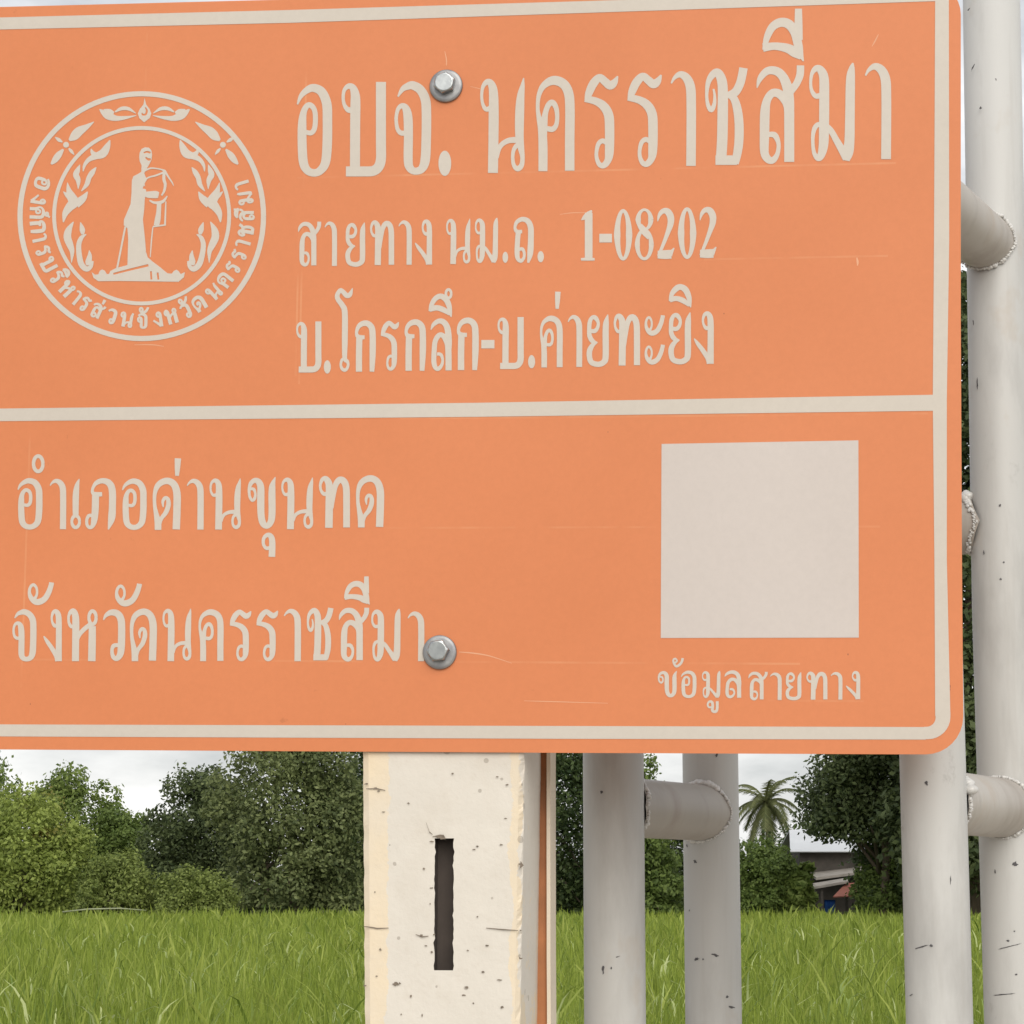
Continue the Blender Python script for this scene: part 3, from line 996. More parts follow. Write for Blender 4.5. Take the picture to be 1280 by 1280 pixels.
G['ะ'] = ((150, 75, 285, 195), [[(184, 165, 16), (196, 140, 12), (195, 108, 12), (180, 88, 15), (164, 98, 14), (157, 125, 15), (164, 155, 22), (185, 178, 28), (210, 180, 30), (238, 163, 28), (258, 128, 26), (270, 92, 24), (273, 75, 24)]])
G['ั'] = G['ะ']
G['ิ'] = ((942, 528, 1070, 660), [[(948, 625, 12), (960, 582, 24), (985, 552, 30), (1010, 543, 30), (1038, 560, 32), (1056, 600, 28), (1063, 640, 16), (1067, 660, 5)], [(948, 616, 28), (985, 609, 26), (1025, 622, 28), (1060, 648, 18)]])
G['ี'] = ((680, 35, 848, 245), [[(688, 200, 14), (700, 150, 26), (722, 108, 32), (755, 90, 36), (788, 98, 38), (812, 132, 36), (826, 185, 34), (836, 222, 20), (846, 245, 5)], [(684, 191, 34), (730, 185, 30), (780, 193, 36), (812, 210, 40), (838, 230, 22)], [(826, 35, 28), (826, 100, 32), (826, 160, 34)]])
G['ึ'] = ((805, 550, 935, 715), [[(810, 682, 12), (820, 645, 22), (840, 612, 26), (868, 596, 28), (898, 610, 30), (917, 645, 28), (926, 690, 18), (931, 715, 5)], [(810, 670, 28), (850, 662, 28), (890, 675, 28), (925, 698, 18)], ring(916, 582, 15, 24, 13, 15, 16)])
G['่'] = ((293, 570, 322, 668), [[(308, 570, 29), (306, 620, 25), (304, 668, 17)]])
G['ํ'] = ((185, 82, 255, 188), [ring(220, 135, 26, 43, 17, 19, 20)])
G['เ'] = ((405, 225, 462, 510), [[(454, 225, 4), (442, 258, 22), (435, 305, 32), (433, 370, 32), (433, 428, 30)], ring(433, 467, 22, 33, 14, 18, 20)])
G['ภ'] = ((490, 225, 660, 512), [[(585, 312, 22), (545, 312, 24), (530, 298, 16), (536, 270, 16), (556, 246, 24), (590, 236, 28), (625, 250, 34), (642, 290, 36), (643, 380, 36), (638, 450, 36), (620, 512, 6)], [(548, 315, 36), (546, 400, 36), (540, 460, 32), (530, 492, 22), (514, 500, 18), (500, 485, 16), (499, 455, 16), (510, 434, 18), (528, 434, 18), (540, 450, 18)]])
G['ด'] = ((875, 225, 1030, 515), [[(903, 515, 34), (902, 470, 34), (892, 420, 24), (884, 370, 18), (885, 310, 20), (900, 266, 28), (930, 242, 32), (965, 238, 34), (995, 260, 36), (1010, 310, 38), (1010, 400, 38), (1006, 512, 38)], [(906, 490, 24), (922, 450, 20), (948, 415, 24), (962, 372, 24), (958, 340, 20), (942, 334, 18), (930, 355, 15), (933, 386, 6)]])
G['ข'] = ((228, 212, 388, 508), [[(244, 280, 14), (262, 282, 16), (271, 308, 13), (266, 336, 16), (252, 344, 16), (238, 320, 14), (236, 280, 16), (246, 248, 22), (268, 231, 26), (290, 240, 32), (302, 272, 36), (302, 340, 38), (304, 430, 36), (315, 476, 34), (335, 491, 30), (355, 476, 32), (366, 430, 36), (366, 300, 36), (370, 255, 28), (385, 212, 4)]])
G['ุ'] = ((308, 532, 382, 668), [[(352, 616, 18), (332, 618, 18), (317, 595, 16), (319, 562, 18), (338, 543, 22), (357, 550, 28), (366, 582, 32), (364, 668, 34)]])
G['ู'] = ((355, 320, 420, 390), [[(386, 356, 9), (368, 358, 9), (361, 342, 9), (370, 327, 11), (384, 330, 13), (388, 350, 13), (386, 375, 14), (400, 382, 14), (411, 370, 13), (412, 325, 14)]])
G['้'] = ((172, 95, 232, 148), [[(184, 124, 9), (197, 112, 8), (189, 100, 9), (178, 106, 9), (181, 125, 10), (193, 140, 12), (208, 134, 12), (222, 118, 12), (228, 97, 12)]])
G['์'] = ((0, 0, 60, 80), [ring(26, 52, 17, 20, 12, 12, 14), [(38, 34, 14), (48, 20, 14), (54, 0, 12)]])
G['ห'] = ((360, 222, 520, 497), [[(400, 312, 20), (380, 311, 18), (368, 290, 13), (367, 258, 13), (377, 236, 20), (392, 231, 28), (402, 252, 32), (405, 290, 34), (404, 400, 34), (403, 497, 34)], [(410, 392, 14), (424, 356, 20), (450, 326, 22), (484, 300, 22)], [(490, 497, 36), (492, 400, 36), (493, 310, 34)], ring(494, 265, 19, 35, 15, 18, 20)])
G['ว'] = ((552, 225, 665, 497), [[(554, 280, 5), (568, 255, 18), (595, 240, 28), (625, 246, 32), (643, 272, 34), (648, 320, 34), (646, 420, 34), (640, 462, 30), (622, 483, 24), (604, 473, 20), (598, 440, 16), (607, 416, 20), (630, 412, 18)]])
G['1'] = ((440, 105, 518, 392), [[(484, 120, 40), (484, 392, 40)], [(442, 160, 4), (462, 145, 24), (484, 125, 26), (502, 106, 8)], [(440, 385, 13), (480, 384, 16), (518, 385, 13)]])
G['0'] = ((0, 0, 102, 294), [ring(51, 147, 34, 137, 34, 18, 28)])
G['8'] = ((750, 95, 855, 390), [ring(803, 158, 36, 56, 28, 14, 24), ring(802, 300, 40, 82, 26, 16, 24), [(775, 190, 26), (802, 225, 36), (832, 262, 26)]])
G['2'] = ((870, 92, 975, 385), [[(878, 168, 4), (888, 132, 18), (908, 110, 26), (934, 112, 34), (952, 142, 36), (952, 182, 32), (936, 232, 24), (910, 300, 18), (882, 366, 14)], [(878, 358, 40), (920, 358, 46), (956, 356, 46)], [(946, 360, 30), (972, 320, 6)]])
G['-'] = ((0, 0, 75, 44), [[(0, 22, 44), (75, 22, 44)]])
G['.'] = ((0, 0, 40, 76), None)

CROP = {'A': (360, 0, 3.2), 'B': (740, 0, 3.2), 'E': (0, 90, 3.5556), '4': (360, 240, 4.5714), '5': (630, 240, 4.5714), '6': (0, 550, 4.5714),
        '7': (260, 550, 4.5714), '8': (0, 710, 4.2667), '9': (280, 710, 4.2667), 'T': (800, 800, 4.2667), 'P': (100, 160, 6.095)}


def px_of(crop, x, y):
    ox, oy, s = CROP[crop]
    return ox + x / s, oy + y / s


def glyph(sh, ch, crop, x0, y0, x1, y1, wt=1.):
    a0, b0 = px_of(crop, x0, y0)
    a1, b1 = px_of(crop, x1, y1)
    box_, st = G[ch]
    if st is None:
        sh.ellipse((a0 + a1) / 2, (b0 + b1) / 2, (a1 - a0) / 2, (b1 - b0) / 2)
        return
    kx, ky = (a1 - a0) / (box_[2] - box_[0]), (b1 - b0) / (box_[3] - box_[1])
    for s_ in st:
        sh.stroke([(a0 + (x - box_[0]) * kx, b0 + (y - box_[1]) * ky, w_ * math.sqrt(kx * ky) * wt) for x, y, w_ in s_])


LINES = [
    [('A', 'อ', 35, 335, 178, 708), ('A', 'บ', 215, 328, 392, 706), ('A', 'จ', 424, 325, 573, 700), ('A', '.', 602, 603, 653, 704), ('A', 'น', 770, 312, 948, 692), ('A', 'ค', 990, 303, 1147, 685),
     ('B', 'ร', -32, 293, 106, 676), ('B', 'ร', 140, 288, 280, 670), ('B', 'า', 315, 282, 417, 664), ('B', 'ช', 452, 270, 620, 660), ('B', 'ส', 658, 262, 850, 656), ('B', 'ี', 680, 35, 848, 245), ('B', 'ม', 868, 252, 1052, 645), ('B', 'า', 1092, 250, 1198, 637)],
    [('4', 'ส', 58, 170, 190, 425), ('4', 'า', 210, 168, 280, 423), ('4', 'ย', 330, 175, 443, 427), ('4', 'ท', 470, 165, 605, 418), ('4', 'า', 632, 162, 708, 416), ('4', 'ง', 725, 160, 822, 415), ('4', 'น', 905, 153, 1043, 412), ('4', 'ม', 1068, 148, 1200, 405), ('4', '.', 1226, 342, 1258, 405),
     ('5', 'ถ', 55, 145, 170, 405), ('5', '.', 192, 338, 228, 402), ('5', '1', 440, 105, 518, 392), ('5', '-', 545, 240, 617, 288), ('5', '0', 630, 98, 732, 392), ('5', '8', 750, 95, 855, 390), ('5', '2', 870, 92, 975, 385), ('5', '0', 995, 88, 1098, 383), ('5', '2', 1112, 86, 1215, 380)],
    [('4', 'บ', 48, 740, 190, 1030), ('4', '.', 205, 962, 245, 1038), ('4', 'โ', 265, 540, 370, 1025), ('4', 'ก', 385, 738, 500, 1027), ('4', 'ร', 530, 735, 635, 1022), ('4', 'ก', 668, 732, 787, 1022), ('4', 'ล', 815, 725, 935, 1020), ('4', 'ึ', 805, 550, 937, 715), ('4', 'ก', 967, 722, 1088, 1018), ('4', '-', 1105, 848, 1180, 892),
     ('5', 'บ', -36, 715, 112, 1010), ('5', '.', 138, 932, 178, 1008), ('5', 'ค', 205, 708, 335, 1003), ('5', '่', 293, 570, 322, 668), ('5', 'า', 365, 702, 447, 1000), ('5', 'ย', 475, 700, 600, 1000), ('5', 'ท', 628, 698, 775, 992), ('5', 'ะ', 805, 705, 918, 820), ('5', 'ะ', 805, 873, 918, 985), ('5', 'ย', 942, 688, 1070, 985), ('5', 'ิ', 942, 528, 1070, 660), ('5', 'ง', 1085, 685, 1197, 982)],
    [('6', 'อ', 100, 220, 245, 510), ('6', 'ํ', 183, 82, 255, 190), ('6', 'า', 285, 222, 380, 510), ('6', 'เ', 405, 222, 462, 510), ('6', 'ภ', 488, 222, 660, 512), ('6', 'อ', 697, 222, 840, 512), ('6', 'ด', 875, 222, 1032, 514), ('6', '่', 998, 105, 1035, 205), ('6', 'า', 1068, 222, 1166, 512),
     ('7', 'น', 10, 220, 190, 512), ('7', 'ข', 228, 212, 388, 508), ('7', 'ุ', 308, 532, 384, 668), ('7', 'น', 420, 215, 603, 510), ('7', 'ท', 635, 210, 810, 502), ('7', 'ด', 848, 208, 1005, 500)],
    [('8', 'จ', 65, 222, 195, 497), ('8', 'ั', 150, 77, 288, 195), ('8', 'ง', 232, 222, 328, 497), ('8', 'ห', 360, 222, 520, 497), ('8', 'ว', 550, 222, 667, 497), ('8', 'ั', 615, 84, 757, 202), ('8', 'ด', 695, 222, 835, 497), ('8', 'น', 868, 217, 1022, 497), ('8', 'ค', 1058, 222, 1193, 497),
     ('9', 'ร', 30, 222, 147, 497), ('9', 'ร', 172, 220, 290, 497), ('9', 'า', 320, 218, 412, 497), ('9', 'ช', 442, 212, 582, 490), ('9', 'ส', 613, 212, 775, 497), ('9', 'ี', 640, 45, 778, 195), ('9', 'ม', 785, 218, 942, 497), ('9', 'า', 980, 232, 1070, 497)],
    [('T', 'ข', 95, 165, 198, 305), ('T', '้', 172, 95, 232, 148), ('T', 'อ', 218, 165, 303, 308), ('T', 'ม', 330, 165, 430, 308), ('T', 'ู', 355, 322, 420, 390), ('T', 'ล', 450, 165, 542, 308), ('T', 'ส', 578, 170, 682, 320), ('T', 'า', 693, 175, 758, 320), ('T', 'ย', 777, 172, 863, 320), ('T', 'ท', 887, 172, 1000, 318), ('T', 'า', 1017, 172, 1082, 318), ('T', 'ง', 1098, 168, 1175, 316)]]
for i, ln in enumerate(LINES):
    sh = Shape()
    wt = (1.0, 1.10, 1.10, 1.10, 1.10, 1.12)[i]
    for crop, ch, *b in ln: glyph(sh, ch, crop, *b, wt=wt)
    sh.build('lettering', M_WHITE, panel, .0001, .00025)

# ---- round emblem
sh = Shape()
E_ = lambda pts: [(*px_of('E', p[0], p[1]), *( [p[2] / 3.5556] if len(p) > 2 else [])) for p in pts]
Q_ = lambda pts: [(*px_of('P', p[0], p[1]), *( [p[2] / 6.095] if len(p) > 2 else [])) for p in pts]


def circ(cx, cy, rx, ry, w_, n=96):
    sh.stroke(E_([(cx + rx * math.cos(2 * math.pi * k / n), cy + ry * math.sin(2 * math.pi * k / n), w_) for k in range(n + 1)]), straight=True)


circ(630.5, 641, 541, 544, 23)
circ(630, 639, 389, 390, 17)


def mir(pts, ax=None):
    o = []
    for p in pts:
        a = ax if ax else 645 - (p[1] - 306) / 549 * 21
        o.append((2 * a - p[0], *p[1:]))
    return o


sh.poly(E_([(643, 116), (650, 145), (666, 166), (673, 185), (666, 205), (641, 224), (620, 206), (613, 185), (622, 165), (638, 145)]))
sh.stroke(E_([(646, 158, 5), (653, 172, 9), (648, 188, 9), (634, 190, 7), (632, 182, 5)]), True)
for s_ in ([(443, 166, 4), (460, 180, 24), (482, 194, 36), (515, 206, 24), (560, 203, 14), (606, 194, 3)], [(512, 178, 6), (540, 163, 16), (572, 164, 15), (604, 184, 3)], [(462, 172, 14), (488, 174, 18), (506, 184, 12)],
           [(308, 304, 10), (330, 286, 38), (352, 264, 40), (384, 245, 24), (418, 222, 3)], [(228, 410, 8), (244, 392, 26), (262, 368, 28), (282, 344, 8)], [(246, 290, 4), (262, 302, 16), (278, 312, 5)], [(306, 340, 6), (317, 352, 14), (330, 368, 3)]):
    sh.stroke(E_(s_), sub=4)
    sh.stroke(E_(mir(s_, 643)), sub=4)
for x in (294, 991): sh.ellipse(*px_of('E', x, 324), 13 / 3.5556, 13 / 3.5556)
for s_ in ([(489, 303, 4), (478, 330, 26), (458, 362, 38), (425, 375, 28), (395, 390, 20), (376, 415, 14), (370, 442, 4)], [(405, 342, 4), (414, 362, 20), (438, 372, 18)],
           [(428, 424, 4), (412, 445, 22), (396, 470, 22), (386, 500, 20), (362, 530, 4)], [(356, 412, 3), (345, 438, 22), (338, 458, 26), (348, 482, 22), (348, 520, 3)],
           [(300, 492, 3), (306, 525, 22), (318, 555, 40), (328, 580, 46), (310, 600, 38), (290, 630, 26), (282, 668, 5)], [(390, 532, 4), (370, 562, 30), (338, 588, 38)], [(282, 532, 3), (295, 545, 16), (312, 562, 22)],
           [(327, 666, 4), (306, 702, 28), (300, 735, 34), (312, 770, 30), (321, 800, 20), (318, 848, 3)],
           [(358, 668, 3), (366, 700, 24), (368, 722, 12)], [(384, 722, 4), (364, 735, 18), (351, 765, 22), (352, 810, 24), (362, 855, 26), (385, 876, 24), (404, 864, 18), (411, 840, 12)], [(397, 793, 3), (399, 818, 20), (392, 846, 26), (384, 858, 8)]):
    sh.stroke(E_(s_), sub=4)
    sh.stroke(E_(mir(s_)), sub=4)
# standing figure with long robe on its plinth
sh.poly(Q_([(452, 225), (455, 190), (470, 160), (495, 148), (525, 150), (545, 172), (550, 205), (545, 245), (530, 275), (515, 300), (505, 318), (490, 345), (500, 372), (512, 392), (492, 425), (505, 480), (494, 545), (490, 620), (480, 700), (490, 790), (498, 870), (503, 940), (516, 985), (545, 1010), (560, 1045), (362, 1047), (368, 850), (362, 765), (334, 742), (335, 700), (352, 660), (386, 580), (393, 500), (396, 400), (408, 368), (440, 352), (468, 335), (470, 285), (456, 255)]))
sh.poly(Q_([(90, 1098), (115, 1118), (140, 1116), (152, 1088), (170, 1078), (190, 1088), (205, 1114), (222, 1112), (232, 1090), (275, 1068), (362, 1045), (540, 1008), (610, 1060), (668, 1108), (700, 1110), (715, 1090), (735, 1080), (752, 1090), (768, 1114), (800, 1098), (792, 1138), (752, 1172), (300, 1166), (140, 1168), (104, 1142)]))
for s_ in ([(255, 1112, 14), (380, 1080, 16), (522, 1046, 18)], [(541, 1092, 14), (545, 1155, 14)], [(592, 1102, 14), (598, 1155, 14)], [(486, 190, 10), (512, 182, 14), (538, 190, 14)], [(500, 225, 10), (522, 240, 18), (540, 238, 14)], [(502, 868, 6), (530, 862, 8)], [(500, 900, 8), (532, 902, 8)], [(502, 942, 8), (525, 955, 10)], [(482, 450, 24), (504, 460, 16)]):
    sh.stroke(Q_(s_), True, 3)
for s_ in ([(495, 325, 14), (540, 307, 12), (600, 312, 10), (645, 325, 14)], [(500, 392, 14), (530, 375, 12), (580, 362, 14), (640, 338, 14)], [(642, 320, 20), (640, 390, 24), (650, 430, 22), (642, 480, 18), (622, 515, 12)], [(645, 325, 18), (672, 370, 14), (704, 418, 9), (713, 442, 4)],
           [(470, 500, 26), (520, 508, 48), (575, 508, 56), (600, 512, 44)], [(530, 552, 12), (572, 570, 20), (630, 562, 24), (666, 518, 8)], [(604, 565, 34), (600, 640, 36), (592, 700, 44), (582, 745, 40)], [(655, 560, 8), (652, 640, 12), (648, 742, 14)], [(556, 752, 12), (610, 745, 12), (655, 738, 12)], [(556, 755, 8), (546, 850, 10), (536, 985, 7)], [(346, 752, 14), (312, 925, 14), (284, 1068, 14)]):
    sh.stroke(Q_(s_), False, 4)
# lettering around the lower ring, tops towards the centre
RING = [('อ', 185, 495), ('ง', 165, 565), ('ค', 158, 625), ('์', 0, 0), ('ก', 152, 690), ('า', 156, 742), ('ร', 178, 800), ('บ', 206, 862), ('ร', 243, 918), ('ิ', 0, 0), ('ห', 288, 972), ('า', 333, 1010), ('ร', 372, 1038), ('ส', 432, 1070), ('่', 0, 0), ('ว', 495, 1092), ('น', 563, 1102), ('จ', 633, 1106), ('ั', 0, 0), ('ง', 700, 1096), ('ห', 760, 1080),
        ('ว', 822, 1052), ('ั', 0, 0), ('ด', 880, 1022), ('น', 943, 970), ('ค', 990, 918), ('ร', 1030, 868), ('ร', 1060, 815), ('า', 1080, 765), ('ช', 1092, 705), ('ส', 1098, 635), ('ี', 0, 0), ('ม', 1096, 560), ('า', 1085, 500)]
CX, CY = 631, 640
NAR = {'า': .55, 'ร': .72, 'ง': .72, 'ว': .72, 'จ': .8, '่': .2, 'ั': .8, 'ิ': .75, 'ี': .8, '์': .5}
for ch, ex, ey in RING:
    mark = ex == 0
    if mark: ex, ey = last
    last = (ex, ey)
    th = math.atan2(ey - CY, ex - CX)
    big = 1.0
    bw = 54 * NAR.get(ch, 1.)
    if mark: r0, r1 = (430, 408) if ch not in 'ัิ' else (432, 406)
    else: r0, r1 = 499, 434
    box_, st = G[ch]
    kx, ky = bw / (box_[2] - box_[0]), (r0 - r1) / (box_[3] - box_[1])
    tx, ty = -math.sin(th) * -1, math.cos(th) * -1      # reading direction: left to right along the bottom
    tx, ty = math.sin(th), -math.cos(th)
    for s_ in st:
        pts = []
        for x, y, w_ in s_:
            lx = (x - (box_[0] + box_[2]) / 2) * kx + (8 if mark else 0)
            rr = r1 + (y - box_[1]) * ky
            pts.append((CX + math.cos(th) * rr + tx * lx, CY + math.sin(th) * rr + ty * lx, max(9.2, w_ * math.sqrt(kx * ky) * 1.65)))
        sh.stroke(E_(pts), False, 3)
sh.build('emblem', M_WHITE, panel, .0001, .00025)

# ---- bolts with washers
M = Mat('zinc_steel', .32, 1.0)
M.color(M.ramp(M.noise(120, 4), (.3, (.30, .315, .325)), (.7, (.44, .46, .46))))
M.bump(M.noise(150, 3), .15, .0006)
M_ZINC = M.m
M = Mat('washer_steel', .5, .75)
M.color(M.ramp(M.noise(90, 4), (.3, (.22, .22, .235)), (.7, (.36, .365, .365))))
M_WASH = M.m


def lathe(bm, prof, seg, c0, ang0=0.):
    rg = []
    for r_, h in prof:
        rg.append([bm.verts.new(P3(c0[0] + r_ * math.cos(ang0 + 2 * math.pi * k / seg), c0[1] + r_ * math.sin(ang0 + 2 * math.pi * k / seg), h)) for k in range(seg)])
    for a, b in zip(rg, rg[1:]):
        for k in range(seg): bm.faces.new((a[k], a[(k + 1) % seg], b[(k + 1) % seg], b[k]))
    bm.faces.new(rg[-1])
    bm.faces.new(rg[0][::-1])


for (px, py), hx in (((558, 108), .35), ((550, 815.5), .1)):
    c0 = uv(px, py)
    bm = bmesh.new()
    R0 = .0104
    # hexagon head with rounded chamfer: hex rings blending to a circle on top
    prof = [(R0, .0035, 1), (R0, .0095, 1), (R0 * .97, .0105, .7), (R0 * .86, .0112, 0), (R0 * .80, .0113, 0)]
    rg = []
    for r_, h, mixf in prof:
        row = []
        for k in range(48):
            a = 2 * math.pi * k / 48
            hexr = math.cos(math.pi / 6) / math.cos((a % (math.pi / 3)) - math.pi / 6)
            rr = r_ * (hexr * mixf + .93 * (1 - mixf))
            row.append(bm.verts.new(P3(c0[0] - .0006 + rr * math.cos(a + hx), c0[1] + .0012 + rr * math.sin(a + hx), h)))
        rg.append(row)
    for a, b in zip(rg, rg[1:]):
        for k in range(48): bm.faces.new((a[k], a[(k + 1) % 48], b[(k + 1) % 48], b[k]))
    bm.faces.new(rg[-1])
    bt = from_bm('bolt', bm, M_ZINC, panel)
    bm = bmesh.new()
    lathe(bm, [(.0155, .0001), (.0155, .0022), (.0148, .0030), (.0125, .0034), (.005, .0034)], 56, c0)
    ws = from_bm('washer', bm, M_WASH, panel, True)

# ------------------------------------------------------------------ concrete post (part of the sign)
M = Mat('painted_concrete', .8, 0, .25)
base = M.ramp(M.noise(7, 6, .6), (.3, (.565, .53, .475)), (.7, (.635, .60, .54)))
X, Yy, Z = M.xyz()
sx = M.n('ShaderNodeVectorMath', operation='DOT_PRODUCT')
M.l(M.tc.outputs['Object'], sx.inputs[0])
sx.inputs[1].default_value = (math.cos(yaw), -math.sin(yaw), 0)
ac = M.math('ADD', sx.outputs['Value'], 0.)
fr = Vector((math.cos(yaw), -math.sin(yaw), 0))
nf = Vector((-math.sin(yaw), -math.cos(yaw), 0))     # front normal
bl = uv(454, 945)
Pfront = P3(bl[0], bl[1], -.004)


def post_pt(px, py, back=0.):
    """photo point on the post's front plane"""
    r = ray(px, py)
    t = (Pfront - EYE).dot(nf) / r.dot(nf)
    return EYE + r * t - nf * back


# stained bands along both edges, where the formwork leaked (a real stain on the paint)
xl = post_pt(454, 1100).dot(fr)
xr = post_pt(652, 1100).dot(fr)
wob = M.math('MULTIPLY', M.math('SUBTRACT', M.noise(26, 6, .75), .5), .022)
pos = M.math('ADD', ac, wob)
lft = M.math('MULTIPLY', M.math('GREATER_THAN', pos, xl - .01), M.math('LESS_THAN', pos, xl + .022))
rgt = M.math('MULTIPLY', M.math('GREATER_THAN', pos, xr - .010), M.math('LESS_THAN', pos, xr - .002))
stn = M.math('MULTIPLY', M.math('MAXIMUM', lft, rgt), M.ramp(M.noise(18, 4), (.25, .5), (.7, 1.)))
c_ = M.mix(M.math('MULTIPLY', stn, .7), base, (.70, .57, .38))
blot = M.ramp(M.noise(16, 6, .7, (1, 1, .5)), (.52, 0.), (.8, .45))
c_ = M.mix(blot, c_, (.54, .49, .42))
dirt = M.ramp(M.noise(60, 6, .7), (.55, 0.), (.8, .5))
c_ = M.mix(dirt, c_, (.52, .47, .40))
vor = M.n('ShaderNodeTexVoronoi')
vor.inputs['Scale'].default_value = 60
M.l(M.tc.outputs['Object'], vor.inputs['Vector'])
rp = M.math('LESS_THAN', vor.outputs['Distance'], M.math('MULTIPLY', M.ramp(M.noise(40, 1), (.5, 0.), (.75, 1.)), .22))
c_ = M.mix(M.math('MULTIPLY', rp, .45), c_, (.20, .165, .13))
M.color(c_)
hgt = M.math('SUBTRACT', M.math('MULTIPLY', M.noise(90, 6, .6), .6), M.math('MULTIPLY', rp, .8))
M.bump(hgt, .55, .0022)
M_CONC = M.m
M_HOLE = plain('slot_shade_concrete', (.085, .068, .058), .3, 40, .9)  # concrete coloured dark to paint in the shade inside the slot
M_RUSTB = plain('rusty_flat_bar', (.46, .185, .075), .45, 14, .8)
M_CREAM = plain('cream_painted_bar', (.70, .62, .50), .15, 10, .7)

tl, tr_, bl_, br_ = post_pt(453, 940), post_pt(655, 940), post_pt(455.5, 1280), post_pt(649.5, 1280)


def edge_at(a, b, z): return a + (b - a) * ((z - a.z) / (b.z - a.z))


Ztop = P3(*uv(553, 60)).z
DEP = .118
sA, sB = post_pt(543.5, 1048), post_pt(566.5, 1213)      # slot
slot_x0, slot_x1 = sA.dot(fr), sB.dot(fr)
slot_z1, slot_z0 = sA.z, sB.z
bm = bmesh.new()
zl = sorted(set([-.4, 0.0, .8, 1.2] + list(np.linspace(1.3, slot_z0, 46)) + list(np.linspace(slot_z0, slot_z1, 30)) + list(np.linspace(slot_z1, 1.80, 28)) + [1.9, 2.1, Ztop]))
g = random.Random(9)
NX = 30
mid = 13
grid = []
for z in zl:
    a, b = edge_at(tl, bl_, z), edge_at(tr_, br_, z)
    x0, x1 = a.dot(fr), b.dot(fr)
    xs_ = list(np.linspace(x0, slot_x0, mid)) + list(np.linspace(slot_x0, slot_x1, 4))[1:] + list(np.linspace(slot_x1, x1, NX - mid - 2))[1:]
    ins = slot_z0 - .004 < z < slot_z1 + .004
    row = []
    for i, x in enumerate(xs_):
        t = (x - x0) / (x1 - x0)
        p = a + fr * (x - x0)
        # rounded, chipped arrises and slot rim
        e = 0
        if i == 0: e = .0028 + .0016 * noise.noise(Vector((3, z * 60, 0)))
        if i == len(xs_) - 1: e = .0042 + .0045 * noise.noise(Vector((7, z * 75, 0))) + .002 * noise.noise(Vector((7, z * 240, 0)))
        p = p - nf * max(0, e) + nf * .0008 * noise.noise(Vector((x * 30, z * 30, 1)))
        if i == 0: p = p + fr * .0008 * noise.noise(Vector((z * 90, 2, 0)))
        if i == len(xs_) - 1: p = p + fr * (.0014 * noise.noise(Vector((z * 90, 5, 0))) - .0008)
        if ins and i in (mid - 1, mid + 2): p = p + fr * .0016 * noise.noise(Vector((z * 160, i, 0)))
        row.append(bm.verts.new(p))
    grid.append(row)
hole = []
for j in range(len(zl) - 1):
    for i in range(len(grid[0]) - 1):
        zc = (zl[j] + zl[j + 1]) / 2
        if slot_z0 < zc < slot_z1 and mid - 1 <= i < mid + 2: continue
        bm.faces.new((grid[j][i], grid[j][i + 1], grid[j + 1][i + 1], grid[j + 1][i]))
bm.verts.ensure_lookup_table()
# sides, back
BK = []
for j, z in enumerate(zl):
    a, b = edge_at(tl, bl_, z), edge_at(tr_, br_, z)
    rows = []
    for q, sgn in ((a, 1), (b, -1)):
        pl = []
        for dd in (.006, .02, .06, DEP):
            off = (.0012 if dd < .01 else 0)
            pl.append(bm.verts.new(q - nf * dd + fr * (.0004 * noise.noise(Vector((dd * 90, z * 40, sgn))))))
        rows.append(pl)
    BK.append(rows)
for j in range(len(zl) - 1):
    A0 = [grid[j][0]] + BK[j][0]
    A1 = [grid[j + 1][0]] + BK[j + 1][0]
    B0 = [grid[j][-1]] + BK[j][1]
    B1 = [grid[j + 1][-1]] + BK[j + 1][1]
    for k in range(4):
        bm.faces.new((A0[k], A1[k], A1[k + 1], A0[k + 1]))
        bm.faces.new((B0[k], B0[k + 1], B1[k + 1], B1[k]))
    bm.faces.new((BK[j][0][-1], BK[j + 1][0][-1], BK[j + 1][1][-1], BK[j][1][-1]))
bm.faces.new(grid[-1] + BK[-1][1] + BK[-1][0][::-1])
post = from_bm('post', bm, M_CONC, so_, False)
for p in post.data.polygons: p.use_smooth = False
# recess of the slot: four walls and a back, 55 mm deep
bm = bmesh.new()
ja = min(range(len(zl)), key=lambda k: abs(zl[k] - slot_z0))
jb = min(range(len(zl)), key=lambda k: abs(zl[k] - slot_z1))
base_pt = tl - fr * tl.dot(fr)


def slot_p(x, z, d): return Vector((0, 0, z)) + fr * x - nf * (d) + nf * (Pfront.dot(nf) - 0)


cor = [(slot_x0 - .0012, slot_z0 - .001), (slot_x1 + .0012, slot_z0 - .001), (slot_x1 + .0012, slot_z1 + .001), (slot_x0 - .0012, slot_z1 + .001)]
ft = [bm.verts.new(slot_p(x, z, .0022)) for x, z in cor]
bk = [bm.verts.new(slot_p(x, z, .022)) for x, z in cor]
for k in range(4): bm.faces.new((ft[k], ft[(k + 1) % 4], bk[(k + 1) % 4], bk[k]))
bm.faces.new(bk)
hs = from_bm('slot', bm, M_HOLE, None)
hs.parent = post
hs.location = (0, 0, 0)
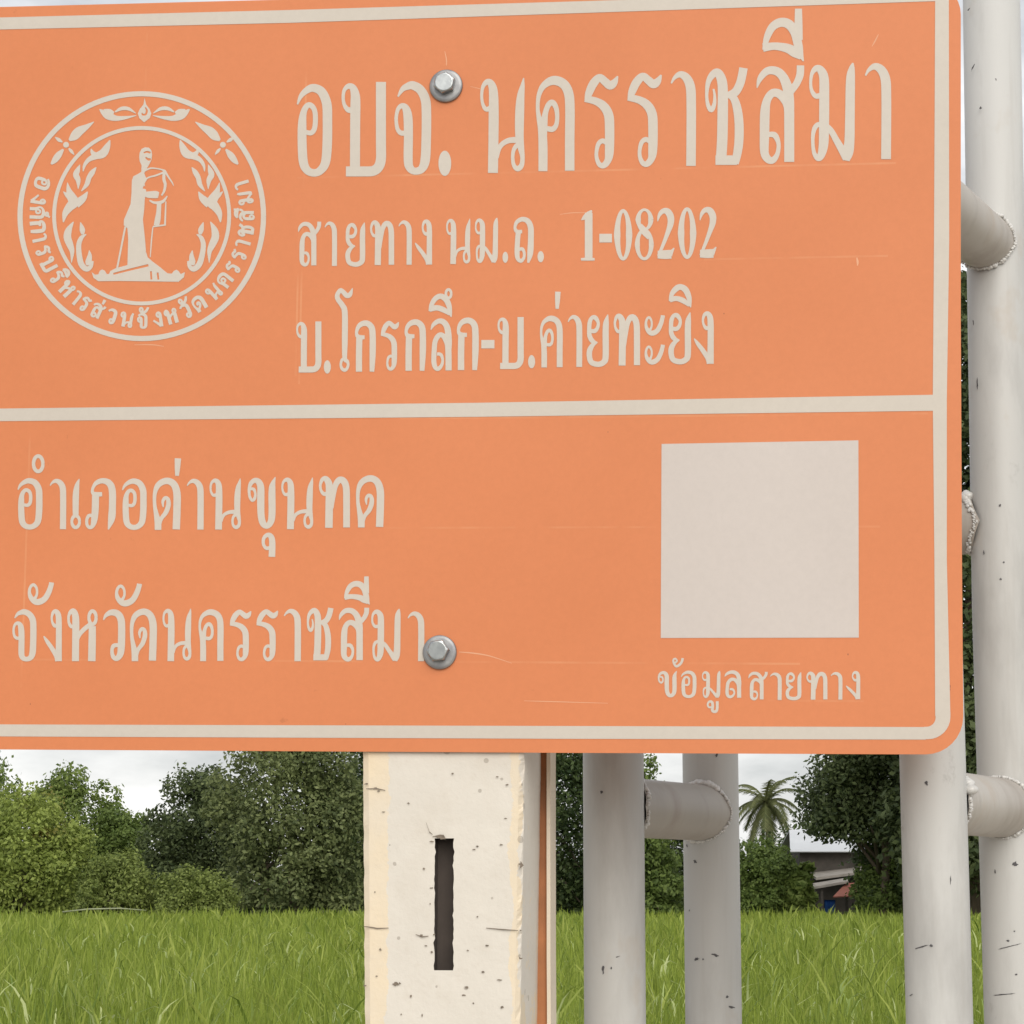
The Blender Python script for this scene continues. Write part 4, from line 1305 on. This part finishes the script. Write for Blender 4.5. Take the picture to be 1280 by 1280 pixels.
# pits and chips in the face
bm = bmesh.new()
pits = [(511, 1004), (566, 967), (622, 971), (634, 981), (632, 1023), (597, 1058), (593, 1062), (627, 1056), (530, 1086), (469, 1115), (597, 1146), (476, 1187), (471, 1220), (548, 1046.5), (552, 1046), (555, 1048), (543, 1168), (540, 1052), (495, 1230), (500, 1229), (584, 1234), (580, 1244), (625, 1225), (514, 1245), (592, 1254), (528, 1269), (502, 1268), (628, 1259), (527, 1169), (533, 1182), (540, 1110), (538, 1130), (457, 1232), (526, 1170), (470, 985), (458, 980), (474, 989), (609, 1182), (585, 1188), (651, 1198), (651, 1163), (480, 1015), (650, 1080), (540, 1190), (604, 1215)]
for k, (px, py) in enumerate(pits):
    c = post_pt(px, py)
    rw, rh = g.uniform(.0007, .0024), g.uniform(.0006, .0013)
    if (px, py) == (495, 1230): rw, rh = .003, .0018
    pts = [bm.verts.new(c + fr * math.cos(a) * rw * g.uniform(.5, 1.2) + Vector((0, 0, math.sin(a) * rh * g.uniform(.5, 1.2))) + nf * .0014) for a in [i * math.pi / 5 for i in range(10)]]
    bm.faces.new(pts)
for poly in ([(542, 1046), (550, 1043.2), (555, 1043.6), (557, 1049), (551, 1049.3), (549, 1046.2)], [(655, 1082), (651, 1076), (650, 1086)]):
    bm.faces.new([bm.verts.new(post_pt(px, py) + nf * .0012) for px, py in poly])
# hairline cracks
for pts in ([(455, 1158), (464, 1159), (472, 1160.5), (486, 1160)], [(533, 1028), (537, 1040), (541, 1043)], [(520, 1168), (528, 1171), (536, 1170)], [(458, 986), (472, 986), (482, 988)], [(608, 1160), (630, 1162), (648, 1163)], [(541, 1046), (550, 1044), (556, 1046), (557, 1050)]):
    ll = []
    for i, (px, py) in enumerate(pts):
        c = post_pt(px, py) + nf * .0014
        wd_ = .0006 if i in (0, len(pts) - 1) else .0011
        ll.append((bm.verts.new(c + Vector((0, 0, wd_ / 2))), bm.verts.new(c - Vector((0, 0, wd_ / 2)))))
    for a, b in zip(ll, ll[1:]): bm.faces.new((a[0], b[0], b[1], a[1]))
pt = from_bm('pits', bm, plain('open_pit', (.22, .18, .14), .4, 200, .95), None)
absorb(post, pt)
# rusty flat bar and cream bar fixed along the back right edge
for nm, mat, o0, o1, d0, d1 in (('flat_bar', M_RUSTB, .0003, .0062, DEP - .006, DEP + .03), ('edge_bar', M_CREAM, .0065, .0100, DEP - .010, DEP + .03)):
    bm = bmesh.new()
    rws = []
    for z in np.linspace(-.3, Ztop - .01, 60):
        b = edge_at(tr_, br_, z)
        tt = (1.73 - z) / .25
        ex = .0040 * max(-.2, min(2, tt)) * 1.0
        jit = .0006 * noise.noise(Vector((z * 25, 1 if nm == 'flat_bar' else 4, 0)))
        c0_, c1_ = b + fr * (o0 + (ex + jit if nm == 'edge_bar' else -.006)), b + fr * (o1 + ex + jit)
        rws.append([bm.verts.new(c0_ - nf * d0), bm.verts.new(c1_ - nf * d0), bm.verts.new(c1_ - nf * d1), bm.verts.new(c0_ - nf * d1)])
    for a, b in zip(rws, rws[1:]):
        for k in range(4): bm.faces.new((a[k], a[(k + 1) % 4], b[(k + 1) % 4], b[k]))
    bm.faces.new(rws[0][::-1])
    bm.faces.new(rws[-1])
    ob = from_bm(nm, bm, mat, None)
    ob.parent = post
    ob.location = (0, 0, 0)
